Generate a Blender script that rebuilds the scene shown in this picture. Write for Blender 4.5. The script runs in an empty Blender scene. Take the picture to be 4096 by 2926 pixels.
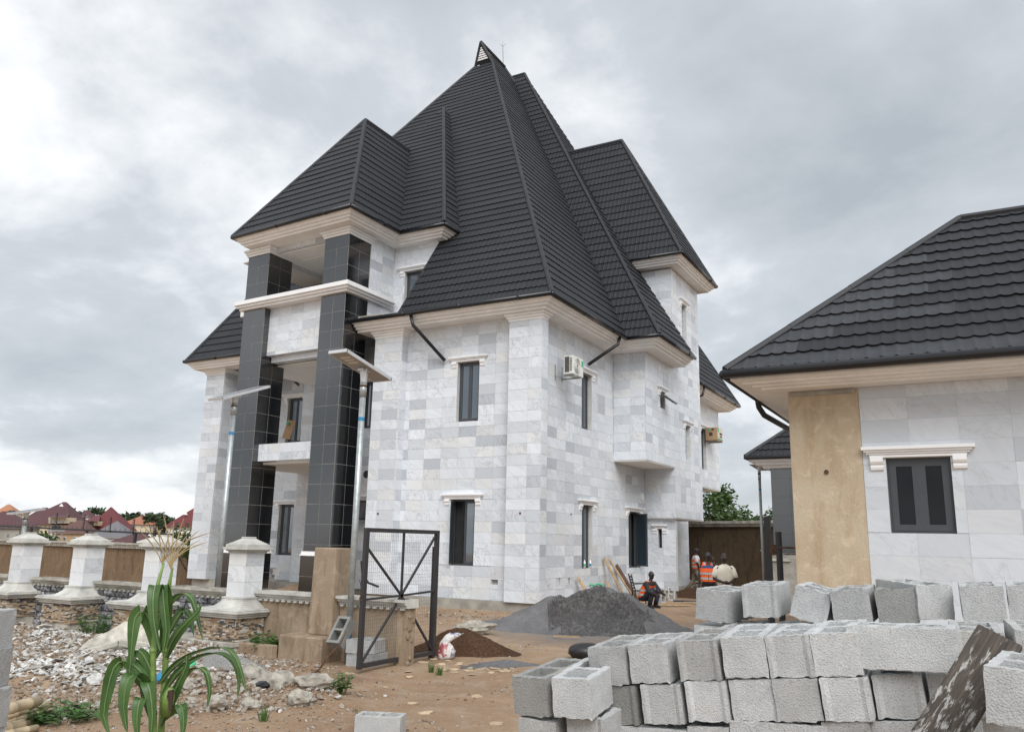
import bpy, bmesh, math, random
from mathutils import Vector, Matrix
R=random.Random(7)
S=bpy.context.scene
COL=S.collection
# ---------------------------------------------------------------- camera, sky, sun, exposure
PITCH,ROLL,YAW=.2116523,.0205878,.5126802
CAM=Vector((0,0,1.85))
def cam_axes():
    cy,sy=math.cos(YAW),math.sin(YAW)
    f0=Vector((-sy,cy,0)); r0=Vector((cy,sy,0)); u0=Vector((0,0,1))
    f=f0*math.cos(PITCH)+u0*math.sin(PITCH); u=-f0*math.sin(PITCH)+u0*math.cos(PITCH)
    r=r0*math.cos(ROLL)+u*math.sin(ROLL); u2=-r0*math.sin(ROLL)+u*math.cos(ROLL)
    return r,u2,f
CR,CU,CF=cam_axes()
cd=bpy.data.cameras.new('camera'); co=bpy.data.objects.new('camera',cd); COL.objects.link(co)
cd.sensor_fit='HORIZONTAL'; cd.sensor_width=36; cd.lens=3272.08/4096*36; cd.clip_end=3000; cd.clip_start=.05
m=Matrix.Identity(4)
for i in range(3): m[i][0]=CR[i]; m[i][1]=CU[i]; m[i][2]=-CF[i]; m[i][3]=CAM[i]
co.matrix_world=m; S.camera=co
def proj(p):
    q=Vector(p)-CAM; d=q.dot(CF)
    if d<.2: return None
    return (2048+3272*q.dot(CR)/d, 1463-3272*q.dot(CU)/d, d)

SUN_EL,SUN_AZ=math.radians(44),math.radians(-40)   # azimuth of the sun's side: from -Y turning to +X
W=bpy.data.worlds.new('World'); S.world=W; W.use_nodes=True
nt=W.node_tree; N=nt.nodes; N.clear()
def wn(t,**k):
    n=N.new(t)
    for a,b in k.items(): setattr(n,a,b)
    return n
def wl(a,b): nt.links.new(a,b)
out=wn('ShaderNodeOutputWorld'); bg=wn('ShaderNodeBackground'); wl(bg.outputs[0],out.inputs[0])
sky=wn('ShaderNodeTexSky'); sky.sky_type='NISHITA'; sky.sun_disc=False; sky.sun_elevation=SUN_EL; sky.sun_rotation=math.radians(140)
tc=wn('ShaderNodeTexCoord'); sep=wn('ShaderNodeSeparateXYZ'); wl(tc.outputs['Generated'],sep.inputs[0])
zc=wn('ShaderNodeMath',operation='MAXIMUM'); wl(sep.outputs['Z'],zc.inputs[0]); zc.inputs[1].default_value=0
za=wn('ShaderNodeMath',operation='ADD'); wl(zc.outputs[0],za.inputs[0]); za.inputs[1].default_value=.34
cmb=wn('ShaderNodeCombineXYZ')
for i,s in enumerate('XY'):
    dv=wn('ShaderNodeMath',operation='DIVIDE'); wl(sep.outputs[s],dv.inputs[0]); wl(za.outputs[0],dv.inputs[1]); wl(dv.outputs[0],cmb.inputs[i])
def wnoise(scale,detail,rough,dist,off):
    mp=wn('ShaderNodeMapping'); mp.inputs['Location'].default_value=off; wl(cmb.outputs[0],mp.inputs[0])
    n=wn('ShaderNodeTexNoise'); n.inputs['Scale'].default_value=scale; n.inputs['Detail'].default_value=detail
    n.inputs['Roughness'].default_value=rough; n.inputs['Distortion'].default_value=dist; wl(mp.outputs[0],n.inputs['Vector']); return n
n1=wnoise(.85,3,.45,.3,(6.48, 3.02, 0)); n2=wnoise(3.4,9,.57,.15,(5.2,.4,2))
mx=wn('ShaderNodeMath',operation='MULTIPLY_ADD'); wl(n2.outputs[0],mx.inputs[0]); mx.inputs[1].default_value=.62; 
m2=wn('ShaderNodeMath',operation='MULTIPLY'); wl(n1.outputs[0],m2.inputs[0]); m2.inputs[1].default_value=.85; wl(m2.outputs[0],mx.inputs[2])
cr=wn('ShaderNodeValToRGB'); e=cr.color_ramp.elements
e[0].position=.47; e[0].color=(.262,.287,.312,1); e[1].position=.85; e[1].color=(.60,.612,.625,1)
x=e.new(.68); x.color=(.36,.382,.405,1); x=e.new(.76); x.color=(.475,.492,.51,1)
wl(mx.outputs[0],cr.inputs[0])
sk=wn('ShaderNodeVectorMath',operation='SCALE'); wl(sky.outputs[0],sk.inputs[0]); sk.inputs['Scale'].default_value=.1
mix=wn('ShaderNodeMix',data_type='RGBA'); mix.inputs['Factor'].default_value=.95
wl(sk.outputs[0],mix.inputs['A']); wl(cr.outputs[0],mix.inputs['B']); wl(mix.outputs['Result'],bg.inputs[0]); bg.inputs[1].default_value=1.0
sd=bpy.data.lights.new('sun','SUN'); so=bpy.data.objects.new('sun',sd); COL.objects.link(so)
sd.energy=1.5; sd.angle=math.radians(40); sd.color=(1,.995,.985)
sv=Vector((math.sin(-SUN_AZ)*math.cos(SUN_EL),-math.cos(SUN_AZ)*math.cos(SUN_EL),math.sin(SUN_EL)))
so.rotation_euler=sv.to_track_quat('Z','Y').to_euler(); so.location=(10,-10,40)
S.view_settings.view_transform='Standard'; S.view_settings.look='None'; S.view_settings.exposure=.86; S.view_settings.gamma=1; S.view_settings.use_curve_mapping=False

# ---------------------------------------------------------------- helpers
class MB:
    def __init__(s): s.v=[]; s.f=[]; s.m=[]; s.mi=0
    def add(s,vs,fs):
        o=len(s.v); s.v.extend([tuple(p) for p in vs]); s.f.extend([tuple(o+i for i in f) for f in fs]); s.m.extend([s.mi]*len(fs)); return s
    def box(s,x0,x1,y0,y1,z0,z1):
        return s.add([(x0,y0,z0),(x1,y0,z0),(x1,y1,z0),(x0,y1,z0),(x0,y0,z1),(x1,y0,z1),(x1,y1,z1),(x0,y1,z1)],
          [(0,3,2,1),(4,5,6,7),(0,1,5,4),(1,2,6,5),(2,3,7,6),(3,0,4,7)])
    def frus(s,b,t,z0,z1):   # rect (x0,x1,y0,y1) to rect
        return s.add([(b[0],b[2],z0),(b[1],b[2],z0),(b[1],b[3],z0),(b[0],b[3],z0),(t[0],t[2],z1),(t[1],t[2],z1),(t[1],t[3],z1),(t[0],t[3],z1)],
          [(0,3,2,1),(4,5,6,7),(0,1,5,4),(1,2,6,5),(2,3,7,6),(3,0,4,7)])
    def beam(s,a,b,w,h,up=(0,0,1)):
        a=Vector(a);b=Vector(b);d=(b-a).normalized();u=Vector(up)
        if abs(d.dot(u))>.98: u=Vector((0,1,0))
        r=d.cross(u).normalized();u=r.cross(d)
        r=r*w/2;u=u*h/2
        return s.add([a-r-u,a+r-u,a+r+u,a-r+u,b-r-u,b+r-u,b+r+u,b-r+u],[(0,1,2,3),(7,6,5,4),(0,4,5,1),(1,5,6,2),(2,6,7,3),(3,7,4,0)])
    def tube(s,pts,r,n=8,cap=True):
        pts=[Vector(p) for p in pts]; k=len(pts); rs=r if isinstance(r,(list,tuple)) else [r]*k; vs=[]
        pr=None
        for i,p in enumerate(pts):
            d=(pts[min(i+1,k-1)]-pts[max(i-1,0)]).normalized()
            if pr is None:
                a=Vector((0,0,1)) if abs(d.z)<.9 else Vector((1,0,0)); pr=d.cross(a).normalized()
            else: pr=(pr-d*pr.dot(d)).normalized()
            q=d.cross(pr)
            for j in range(n):
                t=2*math.pi*j/n; vs.append(p+pr*math.cos(t)*rs[i]+q*math.sin(t)*rs[i])
        fs=[(i*n+j,i*n+(j+1)%n,(i+1)*n+(j+1)%n,(i+1)*n+j) for i in range(k-1) for j in range(n)]
        if cap: fs+= [tuple(range(n-1,-1,-1)),tuple((k-1)*n+j for j in range(n))]
        return s.add(vs,fs)
    def lathe(s,prof,c=(0,0,0),n=12):
        vs=[];k=len(prof)
        for r,z in prof:
            for j in range(n):
                t=2*math.pi*j/n; vs.append((c[0]+r*math.cos(t),c[1]+r*math.sin(t),c[2]+z))
        fs=[(i*n+j,i*n+(j+1)%n,(i+1)*n+(j+1)%n,(i+1)*n+j) for i in range(k-1) for j in range(n)]
        fs+=[tuple(range(n-1,-1,-1)),tuple((k-1)*n+j for j in range(n))]
        return s.add(vs,fs)
    def poly(s,pts): return s.add(pts,[tuple(range(len(pts)))])
    def ico(s,c,r,sub=1,jit=.25,sq=(1,1,1),rot=None,rnd=None):
        rnd=rnd or R
        vs,fs=ICO[sub]
        mt=rot or Matrix.Identity(3); out=[]
        for v in vs:
            k=1+rnd.uniform(-jit,jit); p=mt@Vector((v[0]*sq[0]*k*r,v[1]*sq[1]*k*r,v[2]*sq[2]*k*r)); out.append((c[0]+p.x,c[1]+p.y,c[2]+p.z))
        return s.add(out,fs)
    def mesh(s,name,mats,loc=(0,0,0),smooth=False):
        me=bpy.data.meshes.new(name); l=Vector(loc)
        me.from_pydata([(p[0]-l[0],p[1]-l[1],p[2]-l[2]) for p in s.v],[],s.f)
        for mt in (mats if isinstance(mats,(list,tuple)) else [mats]): me.materials.append(mt)
        if any(s.m): me.polygons.foreach_set('material_index',s.m)
        if smooth: me.polygons.foreach_set('use_smooth',[True]*len(me.polygons))
        me.update(); return me
def _ico(sub):
    b=bmesh.new(); bmesh.ops.create_icosphere(b,subdivisions=sub,radius=1); b.verts.ensure_lookup_table()
    r=([tuple(v.co) for v in b.verts],[tuple(v.index for v in f.verts) for f in b.faces]); b.free(); return r
ICO={1:_ico(1),2:_ico(2),3:_ico(3)}
def tag(o,label=None,cat=None,group=None,kind=None):
    if label: o['label']=label
    if cat: o['category']=cat
    if group: o['group']=group
    if kind: o['kind']=kind
    return o
def link(o): COL.objects.link(o); return o
def thing(name,loc,label,cat,group=None,rz=0):
    o=link(bpy.data.objects.new(name,None)); o.location=loc; o.rotation_euler.z=rz; o.empty_display_size=.2
    tag(o,label,cat,group); return o
def org(o):      # origin of the thing an object hangs under (parts sit at the thing's origin)
    while o and o.parent: o=o.parent
    return o.location if o else Vector((0,0,0))
def obj(name,mb,mat,parent=None,smooth=False,bevel=0,at=None):
    loc=org(parent) if parent else (at or (0,0,0))
    me=mb if isinstance(mb,bpy.types.Mesh) else mb.mesh(name,mat,loc,smooth)
    o=link(bpy.data.objects.new(name,me))
    if parent: o.parent=parent
    elif at: o.location=at
    if bevel:
        b=o.modifiers.new('bevel','BEVEL'); b.width=bevel; b.segments=2; b.limit_method='ANGLE'; b.angle_limit=math.radians(40)
    return o
def copytree(o,parent=None):
    c=o.copy(); link(c); c.parent=parent
    for ch in list(o.children): copytree(ch,c)
    return c
# ---------------------------------------------------------------- materials
def newmat(name):
    m=bpy.data.materials.new(name); m.use_nodes=True; n=m.node_tree; b=n.nodes['Principled BSDF']; return m,n,b
class NB:
    def __init__(s,nt): s.t=nt
    def n(s,t,ins=None,**k):
        x=s.t.nodes.new(t)
        for a,b in k.items(): setattr(x,a,b)
        for a,b in (ins or {}).items():
            if isinstance(b,bpy.types.NodeSocket): s.t.links.new(b,x.inputs[a])
            else: x.inputs[a].default_value=b
        return x
    def l(s,a,b): s.t.links.new(a,b)
    def noise(s,vec,scale,detail=4,rough=.55,dist=0): return s.n('ShaderNodeTexNoise',{'Vector':vec,'Scale':scale,'Detail':detail,'Roughness':rough,'Distortion':dist})
    def ramp(s,fac,stops):
        r=s.n('ShaderNodeValToRGB',{0:fac}); e=r.color_ramp.elements
        while len(e)>1: e.remove(e[-1])
        e[0].position=stops[0][0]; e[0].color=(*c3(stops[0][1]),1)
        for p,c in stops[1:]: x=e.new(p); x.color=(*c3(c),1)
        return r.outputs[0]
    def mix(s,f,a,b,mode='MIX'):
        x=s.n('ShaderNodeMix',data_type='RGBA',blend_type=mode)
        for k,v in (('Factor',f),('A',a),('B',b)):
            if isinstance(v,bpy.types.NodeSocket): s.l(v,x.inputs[k])
            elif k=='Factor': x.inputs[k].default_value=v
            else: x.inputs[k].default_value=(*c3(v),1)
        return x.outputs['Result']
    def math(s,op,a,b=0,c=0):
        x=s.n('ShaderNodeMath',{0:a,1:b,2:c},operation=op); return x.outputs[0]
    def bump(s,h,strength,dist,bsdf):
        b=s.n('ShaderNodeBump',{'Height':h,'Strength':strength,'Distance':dist}); s.l(b.outputs[0],bsdf.inputs['Normal'])
    def pos(s): return s.n('ShaderNodeNewGeometry').outputs['Position']
    def objc(s): return s.n('ShaderNodeTexCoord').outputs['Object']
    def rnd(s):    # random per piece, for single objects and for joined pieces
        a=s.n('ShaderNodeObjectInfo').outputs['Random']; b=s.n('ShaderNodeNewGeometry').outputs['Random Per Island']
        return s.math('FRACT',s.math('ADD',a,b))
def c3(c): return (c,c,c) if isinstance(c,(int,float)) else c[:3]
def simple(name,col,rough=.6,metal=0,var=.15,scale=6,bump=0,bscale=60,spec=.5,piece=0,coords='pos',col2=None,fine=0,fscale=80):
    m,n,b=newmat(name); B=NB(n); P=B.pos() if coords=='pos' else B.objc()
    nz=B.noise(P,scale,5,.6).outputs[0]
    c2=col2 or tuple(v*(1-var*1.6) for v in c3(col)); c1=tuple(min(1,v*(1+var)) for v in c3(col)) if col2 is None else col
    c=B.ramp(nz,[(.34,c2),(.66,c1)])
    if piece:
        r=B.rnd(); f=B.math('MULTIPLY_ADD',r,2*piece,1-piece); c=B.mix(1.0,c,B.n('ShaderNodeCombineColor',{0:f,1:f,2:f}).outputs[0],'MULTIPLY')
    if fine:
        f2=B.noise(P,fscale,3,.7).outputs[0]; g=B.math('MULTIPLY_ADD',f2,2*fine,1-fine); c=B.mix(1.0,c,B.n('ShaderNodeCombineColor',{0:g,1:g,2:g}).outputs[0],'MULTIPLY')
    B.l(c,b.inputs['Base Color']); b.inputs['Roughness'].default_value=rough; b.inputs['Metallic'].default_value=metal
    b.inputs['Specular IOR Level'].default_value=spec
    if bump: B.bump(B.noise(P,bscale,4,.65).outputs[0],bump,.02,b)
    return m
def marble(name,base=(.70,.71,.72),dark=(.47,.485,.505),warm=(.70,.68,.62),veins=1.0):
    m,n,b=newmat(name); B=NB(n); r=B.rnd(); P=B.pos()
    # every slab shows its own piece of stone: shift and turn the pattern per slab
    off=B.n('ShaderNodeCombineXYZ',{0:B.math('MULTIPLY',r,37.),1:B.math('MULTIPLY',r,91.),2:B.math('MULTIPLY',r,53.)}).outputs[0]
    q=B.n('ShaderNodeVectorMath',{0:P,1:off},operation='ADD').outputs[0]
    ang=B.math('MULTIPLY_ADD',B.math('FRACT',B.math('MULTIPLY',r,7.3)),1.1,.25)
    rot=B.n('ShaderNodeVectorRotate',{'Vector':q,'Axis':(.7,-.7,.1),'Angle':ang},rotation_type='AXIS_ANGLE').outputs[0]
    st=B.n('ShaderNodeMapping',{'Vector':rot,'Scale':(1.2,1.2,5.5)}).outputs[0]
    cloud=B.noise(st,1.6,5,.6,.6).outputs[0]
    fine=B.noise(B.n('ShaderNodeMapping',{'Vector':rot,'Scale':(3,3,22)}).outputs[0],2.2,4,.7,.9).outputs[0]
    vn=B.noise(B.n('ShaderNodeMapping',{'Vector':rot,'Scale':(1.,1.,2.2)}).outputs[0],1.7,7,.66,.7).outputs[0]
    vein=B.ramp(B.math('ABSOLUTE',B.math('SUBTRACT',vn,.5)),[(0,1),(.008,.5),(.022,0)])
    r2=B.math('FRACT',B.math('MULTIPLY',r,13.7)); tone=B.ramp(r2,[(0,tuple(d*.98 for d in dark)),(.10,tuple(.4*a+.6*c for a,c in zip(dark,base))),(.34,base),(.8,tuple(min(.84,v*1.09) for v in base)),(1,tuple(min(.86,v*1.16) for v in base))])
    wr=B.math('GREATER_THAN',B.math('FRACT',B.math('MULTIPLY',r,29.1)),.86)
    tone=B.mix(B.math('MULTIPLY',wr,.45),tone,warm)
    c=B.mix(B.ramp(cloud,[(.42,0),(.72,.42)]),tone,dark)
    c=B.mix(B.ramp(fine,[(.55,0),(.75,.30)]),c,tuple(d*.8 for d in dark))
    hv=B.math('GREATER_THAN',B.math('FRACT',B.math('MULTIPLY',r,5.9)),.55)
    c=B.mix(B.math('MULTIPLY',B.math('MULTIPLY',vein,hv),.55*veins),c,(.27,.28,.29))
    B.l(c,b.inputs['Base Color']); b.inputs['Roughness'].default_value=.34; b.inputs['Specular IOR Level'].default_value=.42
    return m
def granite(name,c0=.008,c1=.03):
    m,n,b=newmat(name); B=NB(n); P=B.pos(); r=B.rnd()
    s=B.noise(P,95,3,.8).outputs[0]; c=B.ramp(s,[(.42,c0),(.60,(c1*.55,c1*.65,c1*.8)),(.72,(c1*1.7,c1*1.9,c1*2.2))])
    f=B.math('MULTIPLY_ADD',r,.5,.75); c=B.mix(1.0,c,B.n('ShaderNodeCombineColor',{0:f,1:f,2:f}).outputs[0],'MULTIPLY')
    B.l(c,b.inputs['Base Color']); b.inputs['Roughness'].default_value=.12; b.inputs['IOR'].default_value=2.05
    return m
def glassmat(name,c=(.032,.054,.075),rough=.04):
    m,n,b=newmat(name); b.inputs['Base Color'].default_value=(*c,1); b.inputs['Roughness'].default_value=rough; b.inputs['IOR'].default_value=2.6
    return m
def plaster(name,c,c2,stain,rough=.85,scale=1.2):
    m,n,b=newmat(name); B=NB(n); P=B.pos()
    big=B.noise(P,scale,6,.62,.4).outputs[0]; st=B.noise(B.n('ShaderNodeMapping',{'Vector':P,'Scale':(3,3,.7)}).outputs[0],1.4,5,.65,.6).outputs[0]
    col=B.ramp(big,[(.3,c2),(.65,c)]); col=B.mix(B.ramp(st,[(.46,0),(.68,.85)]),col,stain); col=B.mix(B.ramp(B.noise(P,5,6,.7,.8).outputs[0],[(.52,0),(.70,.55)]),col,tuple(v*1.35 for v in c))
    sp=B.noise(P,28,3,.7).outputs[0]; col=B.mix(B.ramp(sp,[(.62,0),(.74,.4)]),col,tuple(v*.45 for v in stain))
    B.l(col,b.inputs['Base Color']); b.inputs['Roughness'].default_value=rough; b.inputs['Specular IOR Level'].default_value=.2
    B.bump(B.noise(P,22,5,.7).outputs[0],.35,.02,b); return m
MAT={}
MAT['marble']=marble('white marble',base=(.655,.685,.72),dark=(.45,.48,.52),warm=(.73,.72,.68))
MAT['marble_fine']=marble('pale grey veined marble',base=(.57,.60,.635),dark=(.45,.48,.515),warm=(.58,.59,.60),veins=.5)
MAT['marble_pillar']=marble('pale pillar marble',base=(.68,.69,.70),dark=(.50,.515,.54),veins=.8)
MAT['grout']=simple('grout',(.58,.58,.56),.8,var=.06)
MAT['granite']=granite('black granite')
MAT['granite_grout']=simple('granite joint',(.42,.41,.38),.8)
MAT['white_paint']=simple('white paint',(.84,.84,.84),.5,var=.03,scale=2,bump=.04,bscale=14)
MAT['cream_paint']=simple('off white stucco',(.86,.85,.83),.6,var=.04,scale=2,bump=.05,bscale=30)
MAT['cream_dirty']=simple('cracked dirty cream plaster',(.52,.49,.42),.8,var=.25,scale=6,bump=.4,bscale=25,fine=.2,fscale=40)
MAT['ceiling']=simple('ceiling paint',(.84,.83,.80),.7,var=.03)
MAT['tile_dark']=simple('stone coated charcoal tile',(.018,.0195,.0235),.6,var=.10,scale=9,piece=.14,spec=.42,fine=.22,fscale=160,bump=.15,bscale=240)
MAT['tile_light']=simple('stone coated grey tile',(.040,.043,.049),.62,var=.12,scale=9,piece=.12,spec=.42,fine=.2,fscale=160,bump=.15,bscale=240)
MAT['tile_cap']=simple('ridge cap',(.026,.027,.031),.6,var=.12,scale=7,spec=.45)
MAT['gutter']=simple('black gutter',(.012,.013,.016),.28,var=.1,spec=.55)
MAT['frame']=simple('charcoal aluminium',(.055,.06,.068),.38,var=.05,spec=.5)
MAT['glass']=glassmat('window glass')
MAT['glassblock']=simple('glass block',(.42,.50,.53),.15,var=.15,scale=9,spec=.6)
MAT['glass_dark']=glassmat('window glass with dark reflection in colour',(.006,.007,.009)); MAT['glass_dark'].node_tree.nodes['Principled BSDF'].inputs['IOR'].default_value=1.35  # darker copy of window glass: dark reflection of the ground put into its colour
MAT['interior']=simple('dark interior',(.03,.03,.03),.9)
MAT['concrete']=simple('grey concrete',(.34,.32,.28),.9,var=.18,scale=3,bump=.3,bscale=35)
MAT['cast']=simple('weathered cast moulding',(.42,.40,.35),.85,var=.22,scale=4,bump=.3,bscale=45,fine=.15)
MAT['cast_white']=simple('weathered white moulding',(.52,.51,.47),.8,var=.16,scale=3,bump=.2,bscale=40)
MAT['plaster']=plaster('tan cement render',(.35,.275,.20),(.285,.215,.15),(.19,.135,.09))
MAT['plaster_wall']=plaster('brown perimeter render',(.215,.15,.095),(.15,.10,.062),(.11,.075,.048),scale=.6)
MAT['plaster_dark']=plaster('dark brown wet render',(.105,.075,.048),(.075,.052,.033),(.05,.036,.024),scale=.5)
MAT['plaster_house']=plaster('buff render',(.50,.42,.31),(.45,.36,.25),(.39,.295,.19),scale=1.6)
MAT['steel']=simple('dark painted steel',(.045,.048,.054),.5,metal=.3,var=.2,scale=12,col2=(.05,.043,.04))
MAT['galv']=simple('galvanised steel',(.42,.45,.45),.42,metal=.55,var=.12,scale=12)
MAT['rust']=simple('rusty steel',(.11,.055,.03),.8,var=.35,scale=18)
MAT['lampbody']=simple('grey lamp housing',(.33,.31,.30),.5,var=.05)
MAT['lampalu']=simple('aluminium edge',(.62,.63,.64),.35,metal=.4,var=.04)
MAT['led']=simple('led lens',(.62,.58,.50),.3,var=.05)
MAT['pv']=simple('solar panel',(.02,.025,.045),.15,var=.1)
MAT['blue']=simple('blue tape',(.03,.22,.42),.5,var=.2)
MAT['wood']=simple('sawn timber',(.46,.32,.18),.8,var=.2,scale=8,fine=.2)
MAT['wood_dark']=simple('dark stained board',(.12,.065,.045),.8,var=.3,scale=8,fine=.3)
MAT['bamboo']=simple('bamboo',(.46,.37,.24),.55,var=.18,scale=5)
MAT['black_plastic']=simple('black plastic',(.018,.018,.02),.4,var=.1)
MAT['cardboard']=simple('cardboard',(.40,.26,.15),.8,var=.08)
MAT['print_green']=simple('green print',(.05,.42,.20),.6,var=.05)
MAT['print_dark']=simple('dark print',(.06,.05,.045),.7,var=.1)
MAT['carton_pale']=simple('pale carton',(.62,.58,.47),.75,var=.05)
MAT['ac']=simple('white appliance',(.70,.70,.66),.4,var=.03)
MAT['ac_dark']=simple('appliance grille',(.10,.095,.085),.6)
MAT['chalk']=simple('chalk',(.55,.52,.46),.9,var=.2,scale=40)
def blockmat():
    m,n,b=newmat('concrete block'); B=NB(n); P=B.objc(); r=B.rnd()
    off=B.n('ShaderNodeVectorMath',{0:P,1:B.n('ShaderNodeCombineXYZ',{0:B.math('MULTIPLY',r,11.),1:B.math('MULTIPLY',r,17.),2:B.math('MULTIPLY',r,23.)}).outputs[0]},operation='ADD').outputs[0]
    v=B.n('ShaderNodeTexVoronoi',{'Vector':off,'Scale':130.},feature='F1').outputs['Distance']
    nz=B.noise(off,105,4,.8).outputs[0]; big=B.noise(off,6,4,.6).outputs[0]
    tone=B.ramp(r,[(0,(.25,.25,.235)),(.12,(.36,.36,.35)),(.3,(.46,.465,.46)),(.65,(.52,.53,.53)),(1,(.58,.59,.59))])
    pit=B.ramp(nz,[(.31,.35),(.41,.90),(.6,1.04)])
    c=B.mix(1.0,tone,pit,'MULTIPLY'); c=B.mix(1.0,c,B.ramp(big,[(.3,.85),(.7,1.1)]),'MULTIPLY')
    c=B.mix(B.ramp(B.noise(off,3,3,.6).outputs[0],[(.60,0),(.75,.35)]),c,(.40,.33,.22))
    B.l(c,b.inputs['Base Color']); b.inputs['Roughness'].default_value=.95; b.inputs['Specular IOR Level'].default_value=.15
    h=B.math('ADD',B.math('MULTIPLY',v,.8),nz); B.bump(h,.45,.008,b); return m
MAT['block']=blockmat()
# ---------------------------------------------------------------- building kit
def pt(fr,u,z,d=0):
    a,v=fr
    if a=='y': return (u,v-d,z)
    if a=='x': return (v+d,u,z)
    if a=='-x': return (v-d,-u,z)      # u runs along -Y
def pxarea(ps):
    q=[proj(p) for p in ps]
    if any(k is None for k in q): return 0
    a=0
    for i in range(len(q)):
        j=(i+1)%len(q); a+=q[i][0]*q[j][1]-q[j][0]*q[i][1]
    cx=sum(k[0] for k in q)/len(q); cy=sum(k[1] for k in q)/len(q)
    if not(-60<cx<4156 and -60<cy<2986): return 0
    return -a/2          # positive when the face looks at the camera
def frbox(mb,fr,u0,u1,z0,z1,d0,d1):
    P=[pt(fr,u,z,d) for d in (d1,d0) for u,z in ((u0,z0),(u1,z0),(u1,z1),(u0,z1))]
    mb.add(P,[(0,1,2,3),(7,6,5,4),(0,4,5,1),(1,5,6,2),(2,6,7,3),(3,7,4,0)])
def cut(r,holes):
    out=[r]
    for h in holes:
        nx=[]
        for a in out:
            x0,x1=max(a[0],h[0]),min(a[1],h[1]); y0,y1=max(a[2],h[2]),min(a[3],h[3])
            if x1-x0<1e-4 or y1-y0<1e-4: nx.append(a); continue
            if a[2]<y0: nx.append((a[0],a[1],a[2],y0))
            if y1<a[3]: nx.append((a[0],a[1],y1,a[3]))
            if a[0]<x0: nx.append((a[0],x0,y0,y1))
            if x1<a[1]: nx.append((x1,a[1],y0,y1))
        out=nx
    return out
def slab(mb,fr,u0,u1,z0,z1,holes=(),thick=.22):
    us=sorted({u0,u1,*[h for q in holes for h in q[:2] if u0<h<u1]}); zs=sorted({z0,z1,*[h for q in holes for h in q[2:] if z0<h<z1]})
    for i in range(len(us)-1):
        for j in range(len(zs)-1):
            cu,cz=(us[i]+us[i+1])/2,(zs[j]+zs[j+1])/2
            if any(h[0]<cu<h[1] and h[2]<cz<h[3] for h in holes): continue
            frbox(mb,fr,us[i],us[i+1],zs[j],zs[j+1],-thick,0)
class Clad:
    "tiles on wall planes; the largest in the picture become single pieces, the others one part"
    def __init__(s): s.t=[]
    def face(s,fr,u0,u1,z0,z1,holes=(),tw=.61,th=.306,us=None,zs=None,gap=.0038,th_=.016):
        us=u0 if us is None else us; zs=z0 if zs is None else zs
        i0=math.floor((u0-us)/tw+1e-6); j0=math.floor((z0-zs)/th+1e-6)
        j=j0
        while zs+j*th<z1-1e-6:
            i=i0
            while us+i*tw<u1-1e-6:
                r=(max(u0,us+i*tw),min(u1,us+(i+1)*tw),max(z0,zs+j*th),min(z1,zs+(j+1)*th)); i+=1
                for q in cut(r,holes):
                    if q[1]-q[0]<.02 or q[3]-q[2]<.02: continue
                    k=th_+R.uniform(-.0025,.0025); g=gap/2; mb=MB()
                    P=[pt(fr,u,z,d) for d in (k,.001) for u,z in ((q[0]+g,q[2]+g),(q[1]-g,q[2]+g),(q[1]-g,q[3]-g),(q[0]+g,q[3]-g))]
                    mb.add(P,[(0,1,2,3),(0,4,5,1),(1,5,6,2),(2,6,7,3),(3,7,4,0)])
                    s.t.append((pxarea(P[:4]),mb))
            j+=1
    def build(s,name,rest,mat,parent,n=300):
        s.t.sort(key=lambda a:-a[0]); big=[t for a,t in s.t[:n] if a>0]; k=len(big)
        for t in big: obj(name,t,mat,parent)
        r=MB()
        for a,t in s.t[k:]: r.add(t.v,t.f)
        if r.f: tag(obj(rest,r,mat,parent),kind='stuff')
def scal(t): return 4*t*(1-t)
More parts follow.
